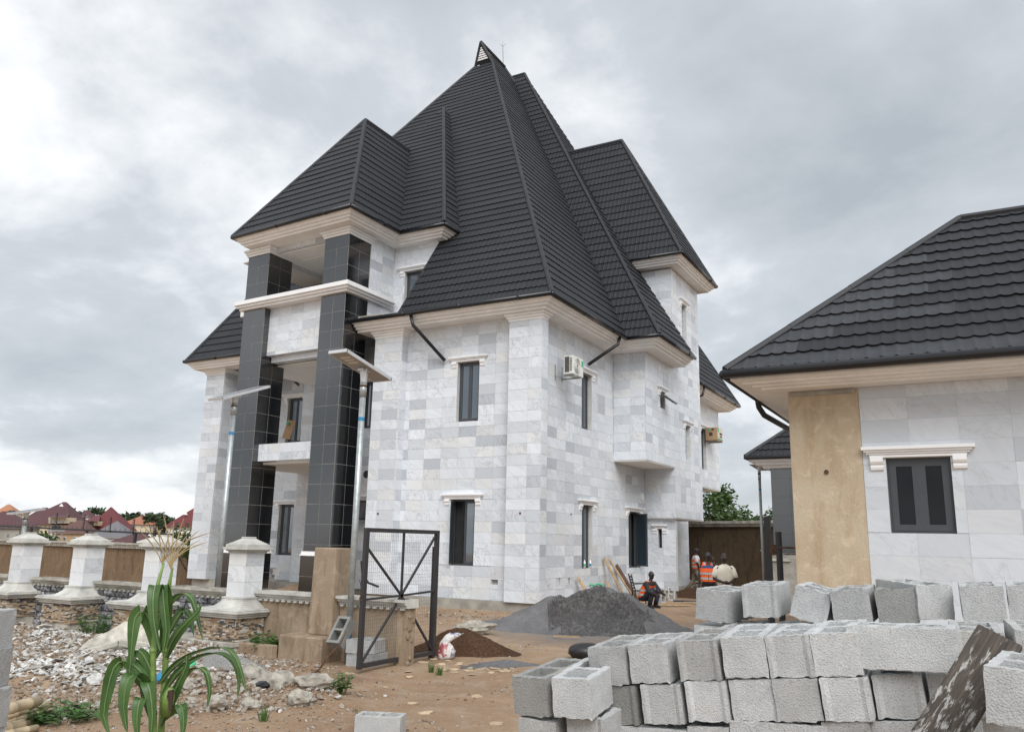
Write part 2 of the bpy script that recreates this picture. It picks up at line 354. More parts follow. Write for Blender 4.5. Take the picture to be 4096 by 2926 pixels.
class Roof:
    def __init__(s): s.p=[]; s.deck=MB(); s.caps=[]
    def face(s,A,U,V,L,left,right,exp=.37,pitch=.175,plen=1.4,deck=None,mi=None,jog=0):
        A=Vector(A);U=Vector(U).normalized();V=Vector(V).normalized();Nn=U.cross(V).normalized()
        k=0; seg=pitch/4
        while k*exp<L-.03:
            s0=k*exp; s1=min(s0+exp,L)
            lo=min(left(s0),left(s1)); hi=max(right(s0),right(s1))
            off=(k%3)*plen*.37
            i=math.floor((lo-off)/plen)
            while i*plen+off<hi:
                ua=max(lo,i*plen+off); ub=min(hi,(i+1)*plen+off); i+=1
                if ub-ua<.03: continue
                gu=[ua]+[q*seg for q in range(math.ceil(ua/seg+.05),math.floor(ub/seg-.05)+1)]+[ub]
                mb=MB(); vs=[]; lift=R.uniform(-.004,.004)
                for row in range(3):
                    for u in gu:
                        t=(u/pitch)%1; sc=scal(t); rib=(1-sc)**3
                        if row==0: ss=s0-.032*sc+.022; h=-.004
                        elif row==1: ss=s0-.032*sc; h=.036+.007*rib+lift
                        else: ss=s1+.012; h=.004+.007*rib
                        sq=min(max(ss,0),L); l,r_=left(sq),right(sq)
                        if l>r_: l=r_=(l+r_)/2
                        uc=min(max(u,l),r_); vs.append(A+U*uc+V*ss+Nn*h)
                n=len(gu); fs=[(r*n+c,r*n+c+1,(r+1)*n+c+1,(r+1)*n+c) for r in range(2) for c in range(n-1)]
                mb.add(vs,fs)
                pa=pxarea([vs[n],vs[2*n-1],vs[3*n-1],vs[2*n]])
                s.p.append((pa,mb,(mi((ua+ub)/2,s0) if mi else 0)))
            k+=1
        if deck is not False:
            pts=[A+U*left(0),A+U*right(0)]
            qs=[L*q/8 for q in range(1,9)]
            for q in range(48):
                a,b=L*q/48,L*(q+1)/48; la,lb,ra,rb_=left(a),left(b),right(a),right(b)
                if abs(la-lb)>1.5: la=lb=max(la,lb)
                if abs(ra-rb_)>1.5: ra=rb_=min(ra,rb_)
                P=[A+U*la+V*a,A+U*ra+V*a,A+U*rb_+V*b,A+U*lb+V*b]
                s.deck.add([p-Nn*.02 for p in P],[(0,1,2,3)])
    def hip(s,a,b,r=.075):
        a=Vector(a);b=Vector(b); n=max(2,int((b-a).length/1.2)); cap=MB(); s.caps.append(cap)
        for i in range(n):
            p=a+(b-a)*(i/n); q=a+(b-a)*((i+1.04)/n if i<n-1 else 1)
            cap.tube([p,q],[r*1.06,r],7)
    def build(s,root,mats,n=300):
        rt=obj('roof',s.deck,MAT['tile_dark'],root)
        for c in s.caps: obj('ridge_cap',c,MAT['tile_cap'],rt)
        s.p.sort(key=lambda a:-a[0]); k=0
        for a,mb,mi in s.p[:n]:
            if a<=0: break
            obj('roof_tile',mb,mats[mi],rt); k+=1
        for j in range(len(mats)):
            r=MB()
            for a,mb,mi in s.p[k:]:
                if mi==j: r.add(mb.v,mb.f)
            if r.f: tag(obj('roof_tiling',r,mats[j],rt),kind='stuff')
        return rt
def sweep(mb,path,prof,closed=False):
    "profile (outward offset, z) swept along a plan path with mitred corners; outside is on the right of travel"
    n=len(path); rings=[]
    for i in range(n):
        p=Vector(path[i]).to_2d()
        ds=[]
        if i>0: ds.append((p-Vector(path[i-1]).to_2d()).normalized())
        if i<n-1: ds.append((Vector(path[i+1]).to_2d()-p).normalized())
        ns=[Vector((d.y,-d.x)) for d in ds]
        if len(ns)==2:
            b=(ns[0]+ns[1]); b=b/ (1+ns[0].dot(ns[1])) 
        else: b=ns[0]
        rings.append([(p.x+b.x*o,p.y+b.y*o,z) for o,z in prof])
    k=len(prof); vs=[v for r in rings for v in r]
    fs=[(i*k+j,i*k+j+1,(i+1)*k+j+1,(i+1)*k+j) for i in range(n-1) for j in range(k-1)]
    fs+=[tuple(range(k)),tuple(reversed([(n-1)*k+j for j in range(k)]))]
    mb.add(vs,fs); return mb
def offs(path,o,z):
    mb=MB(); sweep(mb,path,[(o,z),(o,z+.01)]); return [Vector(mb.v[i*2]) for i in range(len(path))]
def eave(root,path,zt,out=.85,mat='cream_paint',gut=True,soff=.33,gr=.065,soffit_to=-.3):
    k=out/.85; p=[(.84*k,zt),(.80*k,zt-.005),(.80*k,zt-.10),(.71*k,zt-.105),(.71*k,zt-.18),(.62*k,zt-.185),(.62*k,zt-.255),(.52*k,zt-.26),(.52*k,zt-soff),(soffit_to,zt-soff),(soffit_to,zt)]
    mb=MB(); sweep(mb,path,p); c=obj('cornice',mb,MAT[mat],root)
    if gut:
        g=MB(); pts=offs(path,out+.02,zt-.03); 
        for a,b in zip(pts,pts[1:]): g.tube([a,b],gr,10)
        for a,b in zip(pts,pts[1:]):
            n=int((b-a).length/1.9)
            for i in range(1,n+1):
                q=a+(b-a)*(i/(n+.5)); d=(b-a).normalized()*.05; g.tube([q-d,q+d],gr*1.16,10)
        obj('gutter',g,MAT['gutter'],root,smooth=True)
def capital(mb,x0,x1,y0,y1,zt,h=.22):
    for i,(o,f) in enumerate(((.03,.0),(.07,.33),(.12,.66))):
        mb.box(x0-o,x1+o,y0-o,y1+o,zt-h*(1-f),zt-h*(1-f)+h*.33)
def window(root,fr,u0,u1,z0,z1,lint=True,sash=2,openleaf=None,grill=False,blocks=False,recess=.13,le=.30,w=.05,q0=.055,glass='glass'):
    d=-recess
    if blocks:
        f=MB(); nb=max(3,int(round((z1-z0)/.2)))
        for i in range(nb):
            a=z0+(z1-z0)*i/nb; frbox(f,fr,u0+.01,u1-.01,a+.008,a+(z1-z0)/nb-.008,d-.06,d)
        wd=obj('window',f,MAT['glassblock'],root,bevel=.01)
    else:
        f=MB()
        frbox(f,fr,u0,u0+w,z0,z1,d-.06,d); frbox(f,fr,u1-w,u1,z0,z1,d-.06,d); frbox(f,fr,u0+w,u1-w,z1-w,z1,d-.06,d); frbox(f,fr,u0+w,u1-w,z0,z0+w,d-.06,d)
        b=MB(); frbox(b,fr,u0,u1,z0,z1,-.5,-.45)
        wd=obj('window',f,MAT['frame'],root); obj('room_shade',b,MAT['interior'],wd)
        n=sash; sw=(u1-u0-2*w)/n
        for i in range(n):
            a=u0+w+i*sw; c=a+sw; q=q0
            if openleaf is not None and openleaf[0]==i: continue
            s=MB()
            e=d+.012
            frbox(s,fr,a,a+q,z0+w,z1-w,e-.05,e); frbox(s,fr,c-q,c,z0+w,z1-w,e-.05,e); frbox(s,fr,a+q,c-q,z1-w-q,z1-w,e-.05,e); frbox(s,fr,a+q,c-q,z0+w,z0+w+q,e-.05,e)
            so_=obj('casement',s,MAT['frame'],wd)
            g=MB(); frbox(g,fr,a+q,c-q,z0+w+q,z1-w-q,e-.03,e-.02); obj('pane',g,MAT[glass],wd)
        if openleaf is not None:
            i,side,ang=openleaf; hu=u0+w if side<0 else u1-w; s=MB(); g=MB(); q=.055
            lw=sw if n>1 else (u1-u0-2*w); ca,sa=math.cos(ang),math.sin(ang)
            def lp(t,z,dd): return pt(fr,hu-side*t*ca-(-side)*dd*sa*0,z,t*sa+d+dd)
            def lbox(mb,t0,t1,za,zb,d0,d1):
                P=[lp(t,z,dd) for dd in (d1,d0) for t,z in ((t0,za),(t1,za),(t1,zb),(t0,zb))]
                mb.add(P,[(0,1,2,3),(7,6,5,4),(0,4,5,1),(1,5,6,2),(2,6,7,3),(3,7,4,0)])
            lbox(s,0,q,z0+w,z1-w,0,.045); lbox(s,lw-q,lw,z0+w,z1-w,0,.045); lbox(s,q,lw-q,z0+w,z0+w+q,0,.045); lbox(s,q,lw-q,z1-w-q,z1-w,0,.045)
            obj('casement',s,MAT['frame'],wd); lbox(g,q,lw-q,z0+w+q,z1-w-q,.015,.025); obj('pane',g,MAT['glass'],wd)
        if grill:
            s=MB(); uc=(u0+u1)/2; zm=(z0+z1)/2; dd=d-.04
            for t in (-.09,0,.09): s.tube([pt(fr,uc+t,z0+w,dd),pt(fr,uc+t,z1-w,dd)],.008,5)
            for zz in (zm,z0+.13,z1-.13):
                for t in (-.05,.05):
                    s.tube([pt(fr,uc+t+.045*math.cos(a*math.pi/5),zz+.045*math.sin(a*math.pi/5),dd+.01) for a in range(11)],.007,5,False)
            obj('grille',s,MAT['steel'],wd)
    if lint:
        l=MB(); a,b=u0-le,u1+le; z=z1
        frbox(l,fr,a+.10,b-.10,z+.005,z+.05,-.02,.05); frbox(l,fr,a+.06,b-.06,z+.05,z+.08,-.02,.07); frbox(l,fr,a+.03,b-.03,z+.08,z+.11,-.02,.095); frbox(l,fr,a,b,z+.11,z+.16,-.02,.12)
        ln=obj('lintel',l,MAT['white_paint'],root,bevel=.006)
        for uc in (u0-.115,u1+.115):
            c=MB(); pr=[(.0,z+.005),(.075,z+.005),(.08,z-.05),(.065,z-.08),(.045,z-.10),(.05,z-.13),(.04,z-.165),(.016,z-.18),(0,z-.18)]
            P=[pt(fr,uc-.085,zz,dd) for dd,zz in pr]+[pt(fr,uc+.085,zz,dd) for dd,zz in pr]; n=len(pr)
            c.add(P,[tuple(range(n)),tuple(range(2*n-1,n-1,-1))]+[(i,i+n,(i+1)%n+n,(i+1)%n) for i in range(n)])
            obj('corbel',c,MAT['white_paint'],ln)
    return wd
# ================================================================ MAIN HOUSE
H=thing('house',(-15,24,0),'three storey white marble house with steep charcoal tiled roofs and black columns','house')
ZB=.26
wallmb=MB(); CL=Clad(); G=Clad()
def wall(fr,u0,u1,z0,z1,holes=(),thick=.22,**k):
    slab(wallmb,fr,u0,u1,z0,z1,holes,thick); CL.face(fr,u0,u1,z0,z1,holes,**k)
FW=('y',20.3); FP=('y',20.0); SW=('x',-10.6)
W1=(-13.38,-12.55,1.16,3.03); W2=(-13.30,-12.53,5.31,7.12); OUT=(-11.95,-11.73,.69,.82)
wall(FW,-15.21,-11.36,ZB,8.32,[W1,W2,OUT],us=-11.36-7*.61,zs=ZB)
for u0,u1,us in ((-11.36,-10.3,-11.36+.0),(-16.27,-15.21,-16.27-.21)):
    slab(wallmb,FP,u0,u1,ZB,8.1,(),.3-.01); CL.face(FP,u0,u1,ZB,8.1,us=us,zs=ZB,tw=.64 if u1>-11 else .61)
CL.face(('x',-10.3),20.0,20.36,ZB,8.1,us=20.0,zs=ZB); CL.face(('x',-15.21),20.0,20.3,ZB,8.1,zs=ZB)
wallmb.box(-10.62,-10.3,20.29,20.36,ZB,8.1)
W3=(23.35,24.13,5.39,7.2); W4=(23.38,24.2,1.1,3.02); W5=(27.3,28.42,1.05,2.98)
O2=[(21.79,21.92,.66,.86),(22.44,22.57,.65,.85)]
wall(SW,20.37,29.15,ZB,8.32,[W3,W4,W5]+O2,us=20.36,zs=ZB)
# bay above the side wall and stair tower
SB=('y',26.0); TX=('x',-9.43); TY=('y',29.0)
SWN=(27.48,27.97,6.6,7.2); GB=(30.33,30.95,5.04,6.37); TW=(30.22,30.82,9.3,11.19)
wall(SB,-10.58,-9.43,4.62,8.32,zs=4.62,us=-10.58,thick=.2)
wall(TX,26.0,29.0,4.62,8.32,[SWN],us=26,zs=4.62,thick=.2)
wall(TX,29.0,32.4,2.82,12.22,[GB,TW],us=29,zs=4.62-.306*6,thick=.2)
wall(TY,-10.58,-9.43,2.82,4.62,us=-10.58,zs=4.62-.306*6,thick=.2)
wall(TY,-12.4,-9.44,8.5,12.22,us=-12.48,zs=4.62+.306*13,thick=.2)
SL=(-10.16,-10.02,1.75,2.42)
wall(('y',29.16),-10.58,-9.5,ZB,2.80,[SL],us=-10.58,zs=ZB,thick=.2)
W8=(36.45,37.2,5.24,7.1)
wall(SW,29.4,34.2,ZB,4.44,us=20.36,zs=ZB); wall(SW,32.4,39.45,4.45,8.32,[W8],us=20.36,zs=ZB)
# recess beside the columns, penthouse wing, walls behind the portico, left wing
RW=('y',21.55); RWN=(-17.93,-17.40,5.5,7.1); AW=(-17.93,-17.43,2.46,3.1); B2W=(-16.41,-15.45,9.2,10.83)
wall(RW,-18.6,-15.2,ZB,8.32,[RWN,AW],zs=ZB,us=-18.6)
wall(RW,-16.88,-15.07,8.6,11.8,[B2W],zs=ZB+.306*27,us=-16.88-.2)
wall(('x',-16.9),20.27,21.55,8.6,11.8,zs=ZB+.306*27,us=20.27)
slab(wallmb,('x',-15.07),21.55,27,8.7,12.0,(),.2); CL.face(('x',-15.07),21.57,27,8.7,12.0,zs=ZB+.306*27)
IW=('y',23.9); IW1=(-23.75,-22.96,1.18,3.1); IW2=(-23.71,-22.93,5.5,7.3)
wall(IW,-25.4,-22.26,ZB,8.6,[IW1,IW2],zs=ZB,us=-25.4)
wall(('y',23.2),-22.25,-17.6,ZB,9.6,zs=ZB,us=-22.25); slab(wallmb,('y',23.5),-22.25,-22.0,ZB,9.6,(),.5)
wall(('y',22.05),-26.4,-25.38,ZB,8.32,zs=ZB,us=-26.4-.1); CL.face(('x',-25.36),22.05,23.9,ZB,8.32,zs=ZB,us=22.05); slab(wallmb,('x',-25.37),22.1,23.9,ZB,8.32,(),.2)
wallmb.box(-26.38,-25.6,22.28,39.4,ZB,8.32)
# third floor open balcony: back wall, side wall, beams
wall(('y',22.6),-19.3,-17.0,9.8,11.6,zs=9.8,us=-19.3)
wallmb.box(-22.9,-15.3,26.6,27,8.6,12)
obj('wall',wallmb,MAT['grout'],H)
WALL=H.children[0]
core=MB()   # closed core so that no sky shows through the house
core.box(-25.5,-10.9,24.3,34.0,.1,8.3); core.box(-25.5,-10.9,34.05,39.3,4.5,8.3); core.box(-16.2,-10.9,20.6,24.2,.1,8.3); core.box(-22.5,-15.4,23.9,26.5,8.35,11.9); core.box(-10.85,-9.66,29.3,32.2,2.9,8.3); core.box(-14,-9.66,29.25,32.3,8.3,12.1); core.box(-10.85,-9.66,26.25,29.1,4.7,8.3)
obj('inner_core',core,MAT['interior'],H)
sof=MB()
sof.box(-10.6,-9.43,26.0,28.99,4.585,4.615); sof.box(-10.6,-9.43,29.0,32.4,2.79,2.815); sof.box(-26,-10.6,34.2,39.45,4.41,4.44)
obj('soffit',sof,MAT['ceiling'],H)
pl=MB(); pl.box(-16.2,-10.36,20.08,39,-.2,ZB-.002); pl.box(-10.4,-9.56,29.2,29.36,-.2,ZB-.002); pl.box(-26.3,-16.2,22.2,39,-.2,ZB-.002); pl.box(-18.6,-16.2,21.6,22.2,-.2,ZB-.002)
obj('plinth',pl,MAT['concrete'],H)
oc=MB()
for fr,h in ((FW,OUT),(SW,O2[0]),(SW,O2[1])): frbox(oc,fr,h[0],h[1],h[2],h[3],-.21,-.08)
obj('socket_recess',oc,MAT['concrete'],H)
# plinth's chipped footing below the front wall
# capitals
cp=MB(); capital(cp,-11.36,-10.3,20.0,20.3,8.31); obj('capital',cp,MAT['cream_paint'],H)
cp=MB(); capital(cp,-16.27,-15.21,20.0,20.3,8.31); obj('capital',cp,MAT['cream_paint'],H)
cp=MB(); capital(cp,-26.4,-25.38,22.05,23,8.31); obj('capital',cp,MAT['cream_paint'],H)
# windows
window(H,FW,*W1,openleaf=(0,-1,1.25),grill=True); window(H,FW,*W2); window(H,SW,*W3); window(H,SW,*W4)
window(H,SW,*W5,openleaf=(1,1,1.2)); window(H,SW,*W8); window(H,RW,*RWN,grill=True); window(H,RW,*AW,sash=1,le=.22)
window(H,RW,*B2W); window(H,IW,*IW1); window(H,IW,*IW2); window(H,TX,*SWN,sash=1,le=.28); window(H,TX,*GB,blocks=True,le=.28); window(H,TX,*TW,blocks=True,le=.28); window(H,('y',29.16),*SL,sash=1,le=.22)
for fr,(a,b) in ((IW,(-25.3,-24.93)),):   # second windows cut by the left column: only the lintel end shows
    for z in (3.1,7.3):
        l=MB(); frbox(l,fr,a,b+.3,z+.05,z+.17,-.02,.12); frbox(l,fr,b+.0,b+.17,z-.2,z+.05,-.02,.09); obj('lintel',l,MAT['white_paint'],H,bevel=.006)
# awning casements swung out
aw=MB(); P=[(-9.41,27.5,7.1),(-9.41,27.95,7.1),(-8.97,27.95,6.78),(-8.97,27.5,6.78)]
for a,b in zip(P,P[1:]+P[:1]): aw.beam(a,b,.05,.05)
o=obj('casement',aw,MAT['frame'],H); g=MB(); g.poly([Vector(p)+Vector((0,0,-.004)) for p in P]); obj('pane',g,MAT['glass'],o)
aw=MB(); P=[(-17.92,21.53,3.08),(-17.44,21.53,3.08),(-17.44,21.28,2.5),(-17.92,21.28,2.5)]
for a,b in zip(P,P[1:]+P[:1]): aw.beam(a,b,.06,.05)
o=obj('casement',aw,MAT['frame'],H); g=MB(); g.poly([Vector(p)+Vector((0,.01,0)) for p in P]); obj('pane',g,MAT['glass'],o)
# ---- portico (its front is slightly splayed: the left end sits further back)
def sh(mb):
    mb.v=[(x,y+.052*(-16.9-x),z) for x,y,z in mb.v]; return mb
CX=[(-18.0,-16.9),(-21.72,-20.62)]
for x0,x1 in CX:
    colm=MB(); cap=MB(); base=MB(); G=Clad()
    colm.box(x0+.015,x1-.015,19.165,20.255,1.45,9.5); colm.box(x0+.015,x1-.015,19.165,20.255,9.85,11.55)
    colm.box(x0-.035,x1+.035,19.115,20.305,.2,1.32)
    capital(cap,x0,x1,19.15,20.27,11.72,.24)
    base.box(x0-.06,x1+.06,19.09,20.33,1.32,1.36); base.box(x0-.03,x1+.03,19.12,20.30,1.36,1.45)
    for fr,u0,u1 in ((('y',19.165),x0+.015,x1-.015),(('x',x1-.015),19.165,20.255)):
        G.face(fr,u0,u1,1.45,9.5,tw=.545,th=.605,zs=1.45-.4,gap=.012,th_=.006); G.face(fr,u0,u1,9.85,11.5,tw=.545,th=.605,zs=9.85,gap=.012,th_=.006)
    for fr,u0,u1 in ((('y',19.115),x0-.035,x1+.035),(('x',x1+.035),19.115,20.305)):
        G.face(fr,u0,u1,.2,1.32,tw=.59,th=.605,zs=.11,gap=.012,th_=.006)
    for a,t in G.t: sh(t)
    cm=obj('column',sh(colm),MAT['granite_grout'],H); G.build('granite_tile','granite_tiling',MAT['granite'],cm,150)
    obj('capital',sh(cap),MAT['white_paint'],H,bevel=.006); obj('column_band',sh(base),MAT['white_paint'],H)
band=MB(); sweep(band,[(-21.75,21.5),(-21.75,19.15),(-16.88,19.15),(-16.88,21.4)],[(.24,9.82),(.24,9.68),(.17,9.675),(.17,9.60),(.09,9.595),(.09,9.52),(-.9,9.515),(-.9,9.82)])
obj('portico_band',sh(band),MAT['white_paint'],H,bevel=.008)
pc=Clad()
for z0,z1 in ((7.86,9.515),(4.29,4.85)):
    pm=MB(); fr=('y',19.42); slab(pm,fr,-20.63,-17.99,z0,z1,(),.18); pc.face(fr,-20.63,-17.99,z0,z1,zs=z1-.306*6,us=-20.63-.2); obj('portico_panel',sh(pm),MAT['marble'],H)
pm=MB()
fr=('y',19.38); slab(pm,fr,-20.63,-17.99,11.55,11.85,(),.2); pc.face(fr,-20.63,-17.99,11.55,11.85,zs=11.55,us=-20.5)
pm.box(-18.3,-18.0,19.6,22.6,11.45,11.8); pm.box(-21.0,-20.7,19.6,22.6,11.45,11.8); pm.box(-21,-18,22.3,22.6,11.4,11.8)
obj('portico_beam',sh(pm),MAT['marble'],H); pm=MB(); pm.box(-20.6,-18.1,19.61,19.9,7.66,7.855)
for a,t in pc.t: sh(t); CL.t.append((a,t))
obj('portico_beam',sh(pm),MAT['marble'],H)
for q in ((-22.2,-17.95,19.65,23.19,4.2,4.28),(-22,-17.9,19.95,23.19,7.6,7.64),(-22.4,-16.9,19.5,22.6,11.5,11.53),(-22.4,-16.9,19.6,22.9,9.52,9.82)): obj('balcony_ceiling',sh(MB().box(*q)),MAT['ceiling'],H)
for z in (7.585,11.485):
    ce=MB(); ce.box(-20.2,-18.4,20.3,20.36,z,z+.03); ce.box(-20.2,-18.4,22.0,22.06,z,z+.03); ce.box(-18.46,-18.4,20.36,22.0,z,z+.03); obj('ceiling_tray',sh(ce),MAT['ceiling'],H)
CL.build('marble_tile','marble_tiling',MAT['marble'],WALL,300)
# ---- eaves
eave(H,[(-16.86,20.3),(-10.6,20.3),(-10.6,25.98),(-9.43,25.98),(-9.43,28.98)],8.64)
eave(H,[(-12.5,29.0),(-9.43,29.0),(-9.43,32.4),(-13,32.4)],12.6,.66)
eave(H,[(-21.08,24),(-21.08,19.44),(-17.02,19.2),(-17.02,21.72),(-15.22,21.72),(-15.22,23)],12.06,.76,soffit_to=-.9)
eave(H,[(-10.6,31.9),(-10.6,39.45),(-15,39.45)],8.64)
eave(H,[(-26.4,30),(-26.4,22.08),(-20.8,22.08)],8.64,.66)
# flat strip between right wing roof and column, with mortar kerb
fl=MB(); fl.box(-16.85,-15.1,19.55,21.5,8.6,8.68); obj('flat_roof',fl,MAT['tile_dark'],H)
fl=MB(); fl.box(-16.84,-15.95,19.72,19.88,8.68,8.84); fl.box(-15.95,-15.2,19.95,20.08,8.68,8.76); obj('kerb',fl,MAT['concrete'],H,bevel=.02)
# ---- roofs
RF=Roof()
sl=math.hypot(11.5,16.76)
def mfl(s):
    z=8.64+16.76*s/sl
    return -15.07 if z<12.15 else -20.5 if z<17.6 else -26.95+7.9*(z-8.64)/16.76
RF.face((0,19.5,8.64),(1,0,0),(0,11.5,16.76),sl*.945,mfl,lambda s:-9.75-9.3*s/sl)
ss=math.hypot(9.3,16.76)
RF.face((-9.75,0,8.64),(0,1,0),(-9.3,0,16.76),ss,lambda s:19.5+11.5*min(s/ss,.945) -(max(0,s/ss-.945)/.055)*.0,lambda s:40.3-7.85*s/ss)
lf=math.hypot(9.6,16.76)
RF.face((0,21.42,8.64),(1,0,0),(0,9.6,16.76),lf*.5,lambda s:-26.95+7.9*s/lf,lambda s:-20.9)
# plain sheets on the faces turned away
RF.deck.add([(-26.95,21.42,8.62),(-19.05,31,25.38),(-19.05,32.45,25.38),(-26.95,40.3,8.62)],[(3,2,1,0)]); RF.deck.add([(-26.95,40.3,8.62),(-19.05,32.45,25.38),(-9.75,40.3,8.62)],[(0,1,2)])
# bay roof, tower roof
zr=25.2; e8=8.64; b1=math.hypot(33-25.1,zr-e8); b2=math.hypot(18.2-8.58,zr-e8)
RF.face((0,25.1,e8),(1,0,0),(0,33-25.1,zr-e8),b1,lambda s:-10.2-9.5*s/b1,lambda s:-8.58-9.62*s/b1)
RF.face((-8.58,0,e8),(0,1,0),(-9.62,0,zr-e8),b2,lambda s:25.1+7.9*s/b2,lambda s:max(29.05 if s<b2*.24 else 33.2-.2*s/b2,25.1+7.9*s/b2))
t1=math.hypot(2.35,6.37); t2=math.hypot(3.25,6.37)
RF.face((0,28.35,12.6),(1,0,0),(0,2.35,6.37),t1,lambda s:-16.5,lambda s:-8.8-3.25*s/t1)
RF.face((-8.8,0,12.6),(0,1,0),(-3.25,0,6.37),t2,lambda s:28.35+2.35*s/t2,lambda s:33.05-2.35*s/t2)
RF.deck.add([(-8.8,33.05,12.58),(-12.05,30.7,18.95),(-16.5,30.7,18.95),(-16.5,33.05,12.58)],[(3,2,1,0)])
# penthouse wing roof and portico roof
c1=math.hypot(6.25,8.45); c2=math.hypot(4.58,8.45)
RF.face((0,20.95,12.1),(1,0,0),(0,6.25,8.45),c1,lambda s:-22.5+3.45*s/c1,lambda s:-14.47-4.58*s/c1)
RF.face((-14.47,0,12.1),(0,1,0),(-4.58,0,8.45),c2,lambda s:20.95+6.25*s/c2,lambda s:22.2+6.3*s/c2)
RF.deck.add([(-22.5,20.95,12.08),(-19.05,27.2,20.5),(-19.05,30,20.5),(-22.5,30,12.08)],[(3,2,1,0)])
AP=Vector((-19.05,22.05,17.45)); EL=Vector((-21.85,18.72,12.06)); ER=Vector((-16.27,18.42,12.06))
U=(ER-EL).normalized(); nn=(ER-EL).cross(AP-EL).normalized(); V=nn.cross(U); 
LL=(AP-EL).dot(V); ua=(AP-EL).dot(U); ub=(ER-EL).length
RF.face(EL,U,V,LL,lambda s:ua*s/LL,lambda s:ub+(ua-ub)*s/LL)
p2=math.hypot(2.78,5.39)
RF.face((-16.27,0,12.06),(0,1,0),(-2.78,0,5.39),p2,lambda s:18.42+3.63*s/p2,lambda s:21.15+5.2*s/p2)
RF.deck.add([tuple(EL),tuple(AP),(-19.05,26,17.45),(-21.85,26,12.06)],[(3,2,1,0)])
ga=Vector((-9.75,19.5,8.64)); gv=Vector((-19.05,31.0,25.4)); gt=ga+(gv-ga)*.945
RF.hip(ga,gt); RF.hip(gt,(-19.05,30.1,25.55)); RF.hip((-19.05,30.1,25.55),(-19.05,32.45,25.52)); RF.hip((-9.75,40.3,8.64),(-19.05,32.45,25.45))
glx=-26.95+7.9*(gt.z-8.64)/16.76; gl=Vector((glx,gt.y,gt.z)); RF.hip(gl,(-19.05,30.1,25.55)); RF.hip((-26.95+7.9*(17.7-8.64)/16.76,19.5+11.5*(17.7-8.64)/16.76,17.7),gl)
RF.hip((-8.58,25.1,8.64),(-18.2,33,25.2)); RF.hip((-18.2,33,25.2),(-19.2,33,25.2)); RF.hip((-8.8,28.35,12.6),(-12.05,30.7,18.97)); RF.hip((-12.05,30.7,18.97),(-16,30.7,18.97)); RF.hip((-8.8,33.05,12.6),(-12.05,30.7,18.97))
RF.hip((-14.47,20.95,12.1),(-19.05,27.2,20.55)); RF.hip(EL,AP); RF.hip(ER,AP); RF.hip(AP,(-19.05,25,17.45)); RF.hip((-26.95,21.42,8.64),(-23.0,26.22,17.02))
RF.hip((-15.07,19.55,8.7),(-15.07,21.9,12.1),.04)
rf=RF.build(H,[MAT['tile_dark']],300)
# small gable with louvres at the very top
lv=MB(); a=gl+Vector((.0,-.02,.02)); b=gt+Vector((0,-.02,.02)); t=Vector((-19.05,30.1,25.52)); lv.poly([a,b,t]); lv.poly([a,t,b]); gb=obj('gablet',lv,MAT['tile_cap'],H)
c=(a+b+t)/3; n_=(b-a).cross(t-a).normalized(); n_=n_ if n_.y<0 else -n_
a2,b2_,t2_=[c+(p-c)*.62+n_*.03+Vector((0,0,.06)) for p in (a,b,t)]
for i in range(6):
    f0,f1=i/6,(i+.62)/6; q=[a2+(t2_-a2)*f0,b2_+(t2_-b2_)*f0,b2_+(t2_-b2_)*f1,a2+(t2_-a2)*f1]
    l=MB(); l.add([p+n_*k for k in (0,.03) for p in q],[(0,1,2,3),(7,6,5,4),(0,4,5,1),(1,5,6,2),(2,6,7,3),(3,7,4,0)]); obj('louvre',l,MAT['white_paint'],gb)
ar=MB(); p=Vector((-19.0,32.2,25.5)); ar.tube([p,p+Vector((-.05,0,1.1))],.012,5); q=p+Vector((-.05,0,1.05))
for dx,dz in ((.16,.12),(-.16,.12),(0,.25)): ar.tube([q,q+Vector((dx,dx*.3,dz))],.007,4)
obj('lightning_rod',ar,MAT['rust'],H)
# downpipe spouts
for P in (((-14.55,19.48,8.55),(-14.5,19.55,8.25),(-13.72,20.2,7.2)),((-9.8,24.65,8.55),(-9.85,24.6,8.3),(-10.5,23.7,7.5)),((-22.3,21.5,8.4),(-22.3,21.6,8.2),(-22.95,23.6,7.75)),((-9.75,34.3,8.55),(-9.85,34.3,8.2),(-10.5,34.0,7.9))):
    d=MB(); d.tube(P,.055,9); obj('downpipe',d,MAT['gutter'],H,smooth=True)
# wall fittings
d=MB(); d.lathe([(.0,0),(.14,0),(.14,.05),(0,.06)],(0,0,0),16)
for fr,u,z in ((SW,28.7,3.55),):
    o=obj('light_disc',MB().add([pt(fr,u+v[0],z+v[1],v[2]) for v in d.v],d.f),MAT['white_paint'],H)
d=MB(); d.tube([(-17.6,21.53,3.95),(-17.6,21.75,3.95)],.13,14); obj('vent_hole',d,MAT['black_plastic'],H)
for fr,u,z in ((FP,-10.9,2.62),(FP,-15.8,2.6),(SW,22.6,2.7)):
    d=MB(); frbox(d,fr,u-.035,u+.035,z-.035,z+.035,0,.02); obj('wall_hole',d,MAT['rust'],H,bevel=.012)
d=MB(); d.lathe([(0,0),(.13,0),(.12,.03),(0,.035)],(0,0,0),14); obj('ceiling_fitting',MB().add([(TX[1]+v[2],27.45+v[0],8.0+v[1]) for v in d.v],d.f),MAT['white_paint'],H)
from mathutils import noise as mnoise
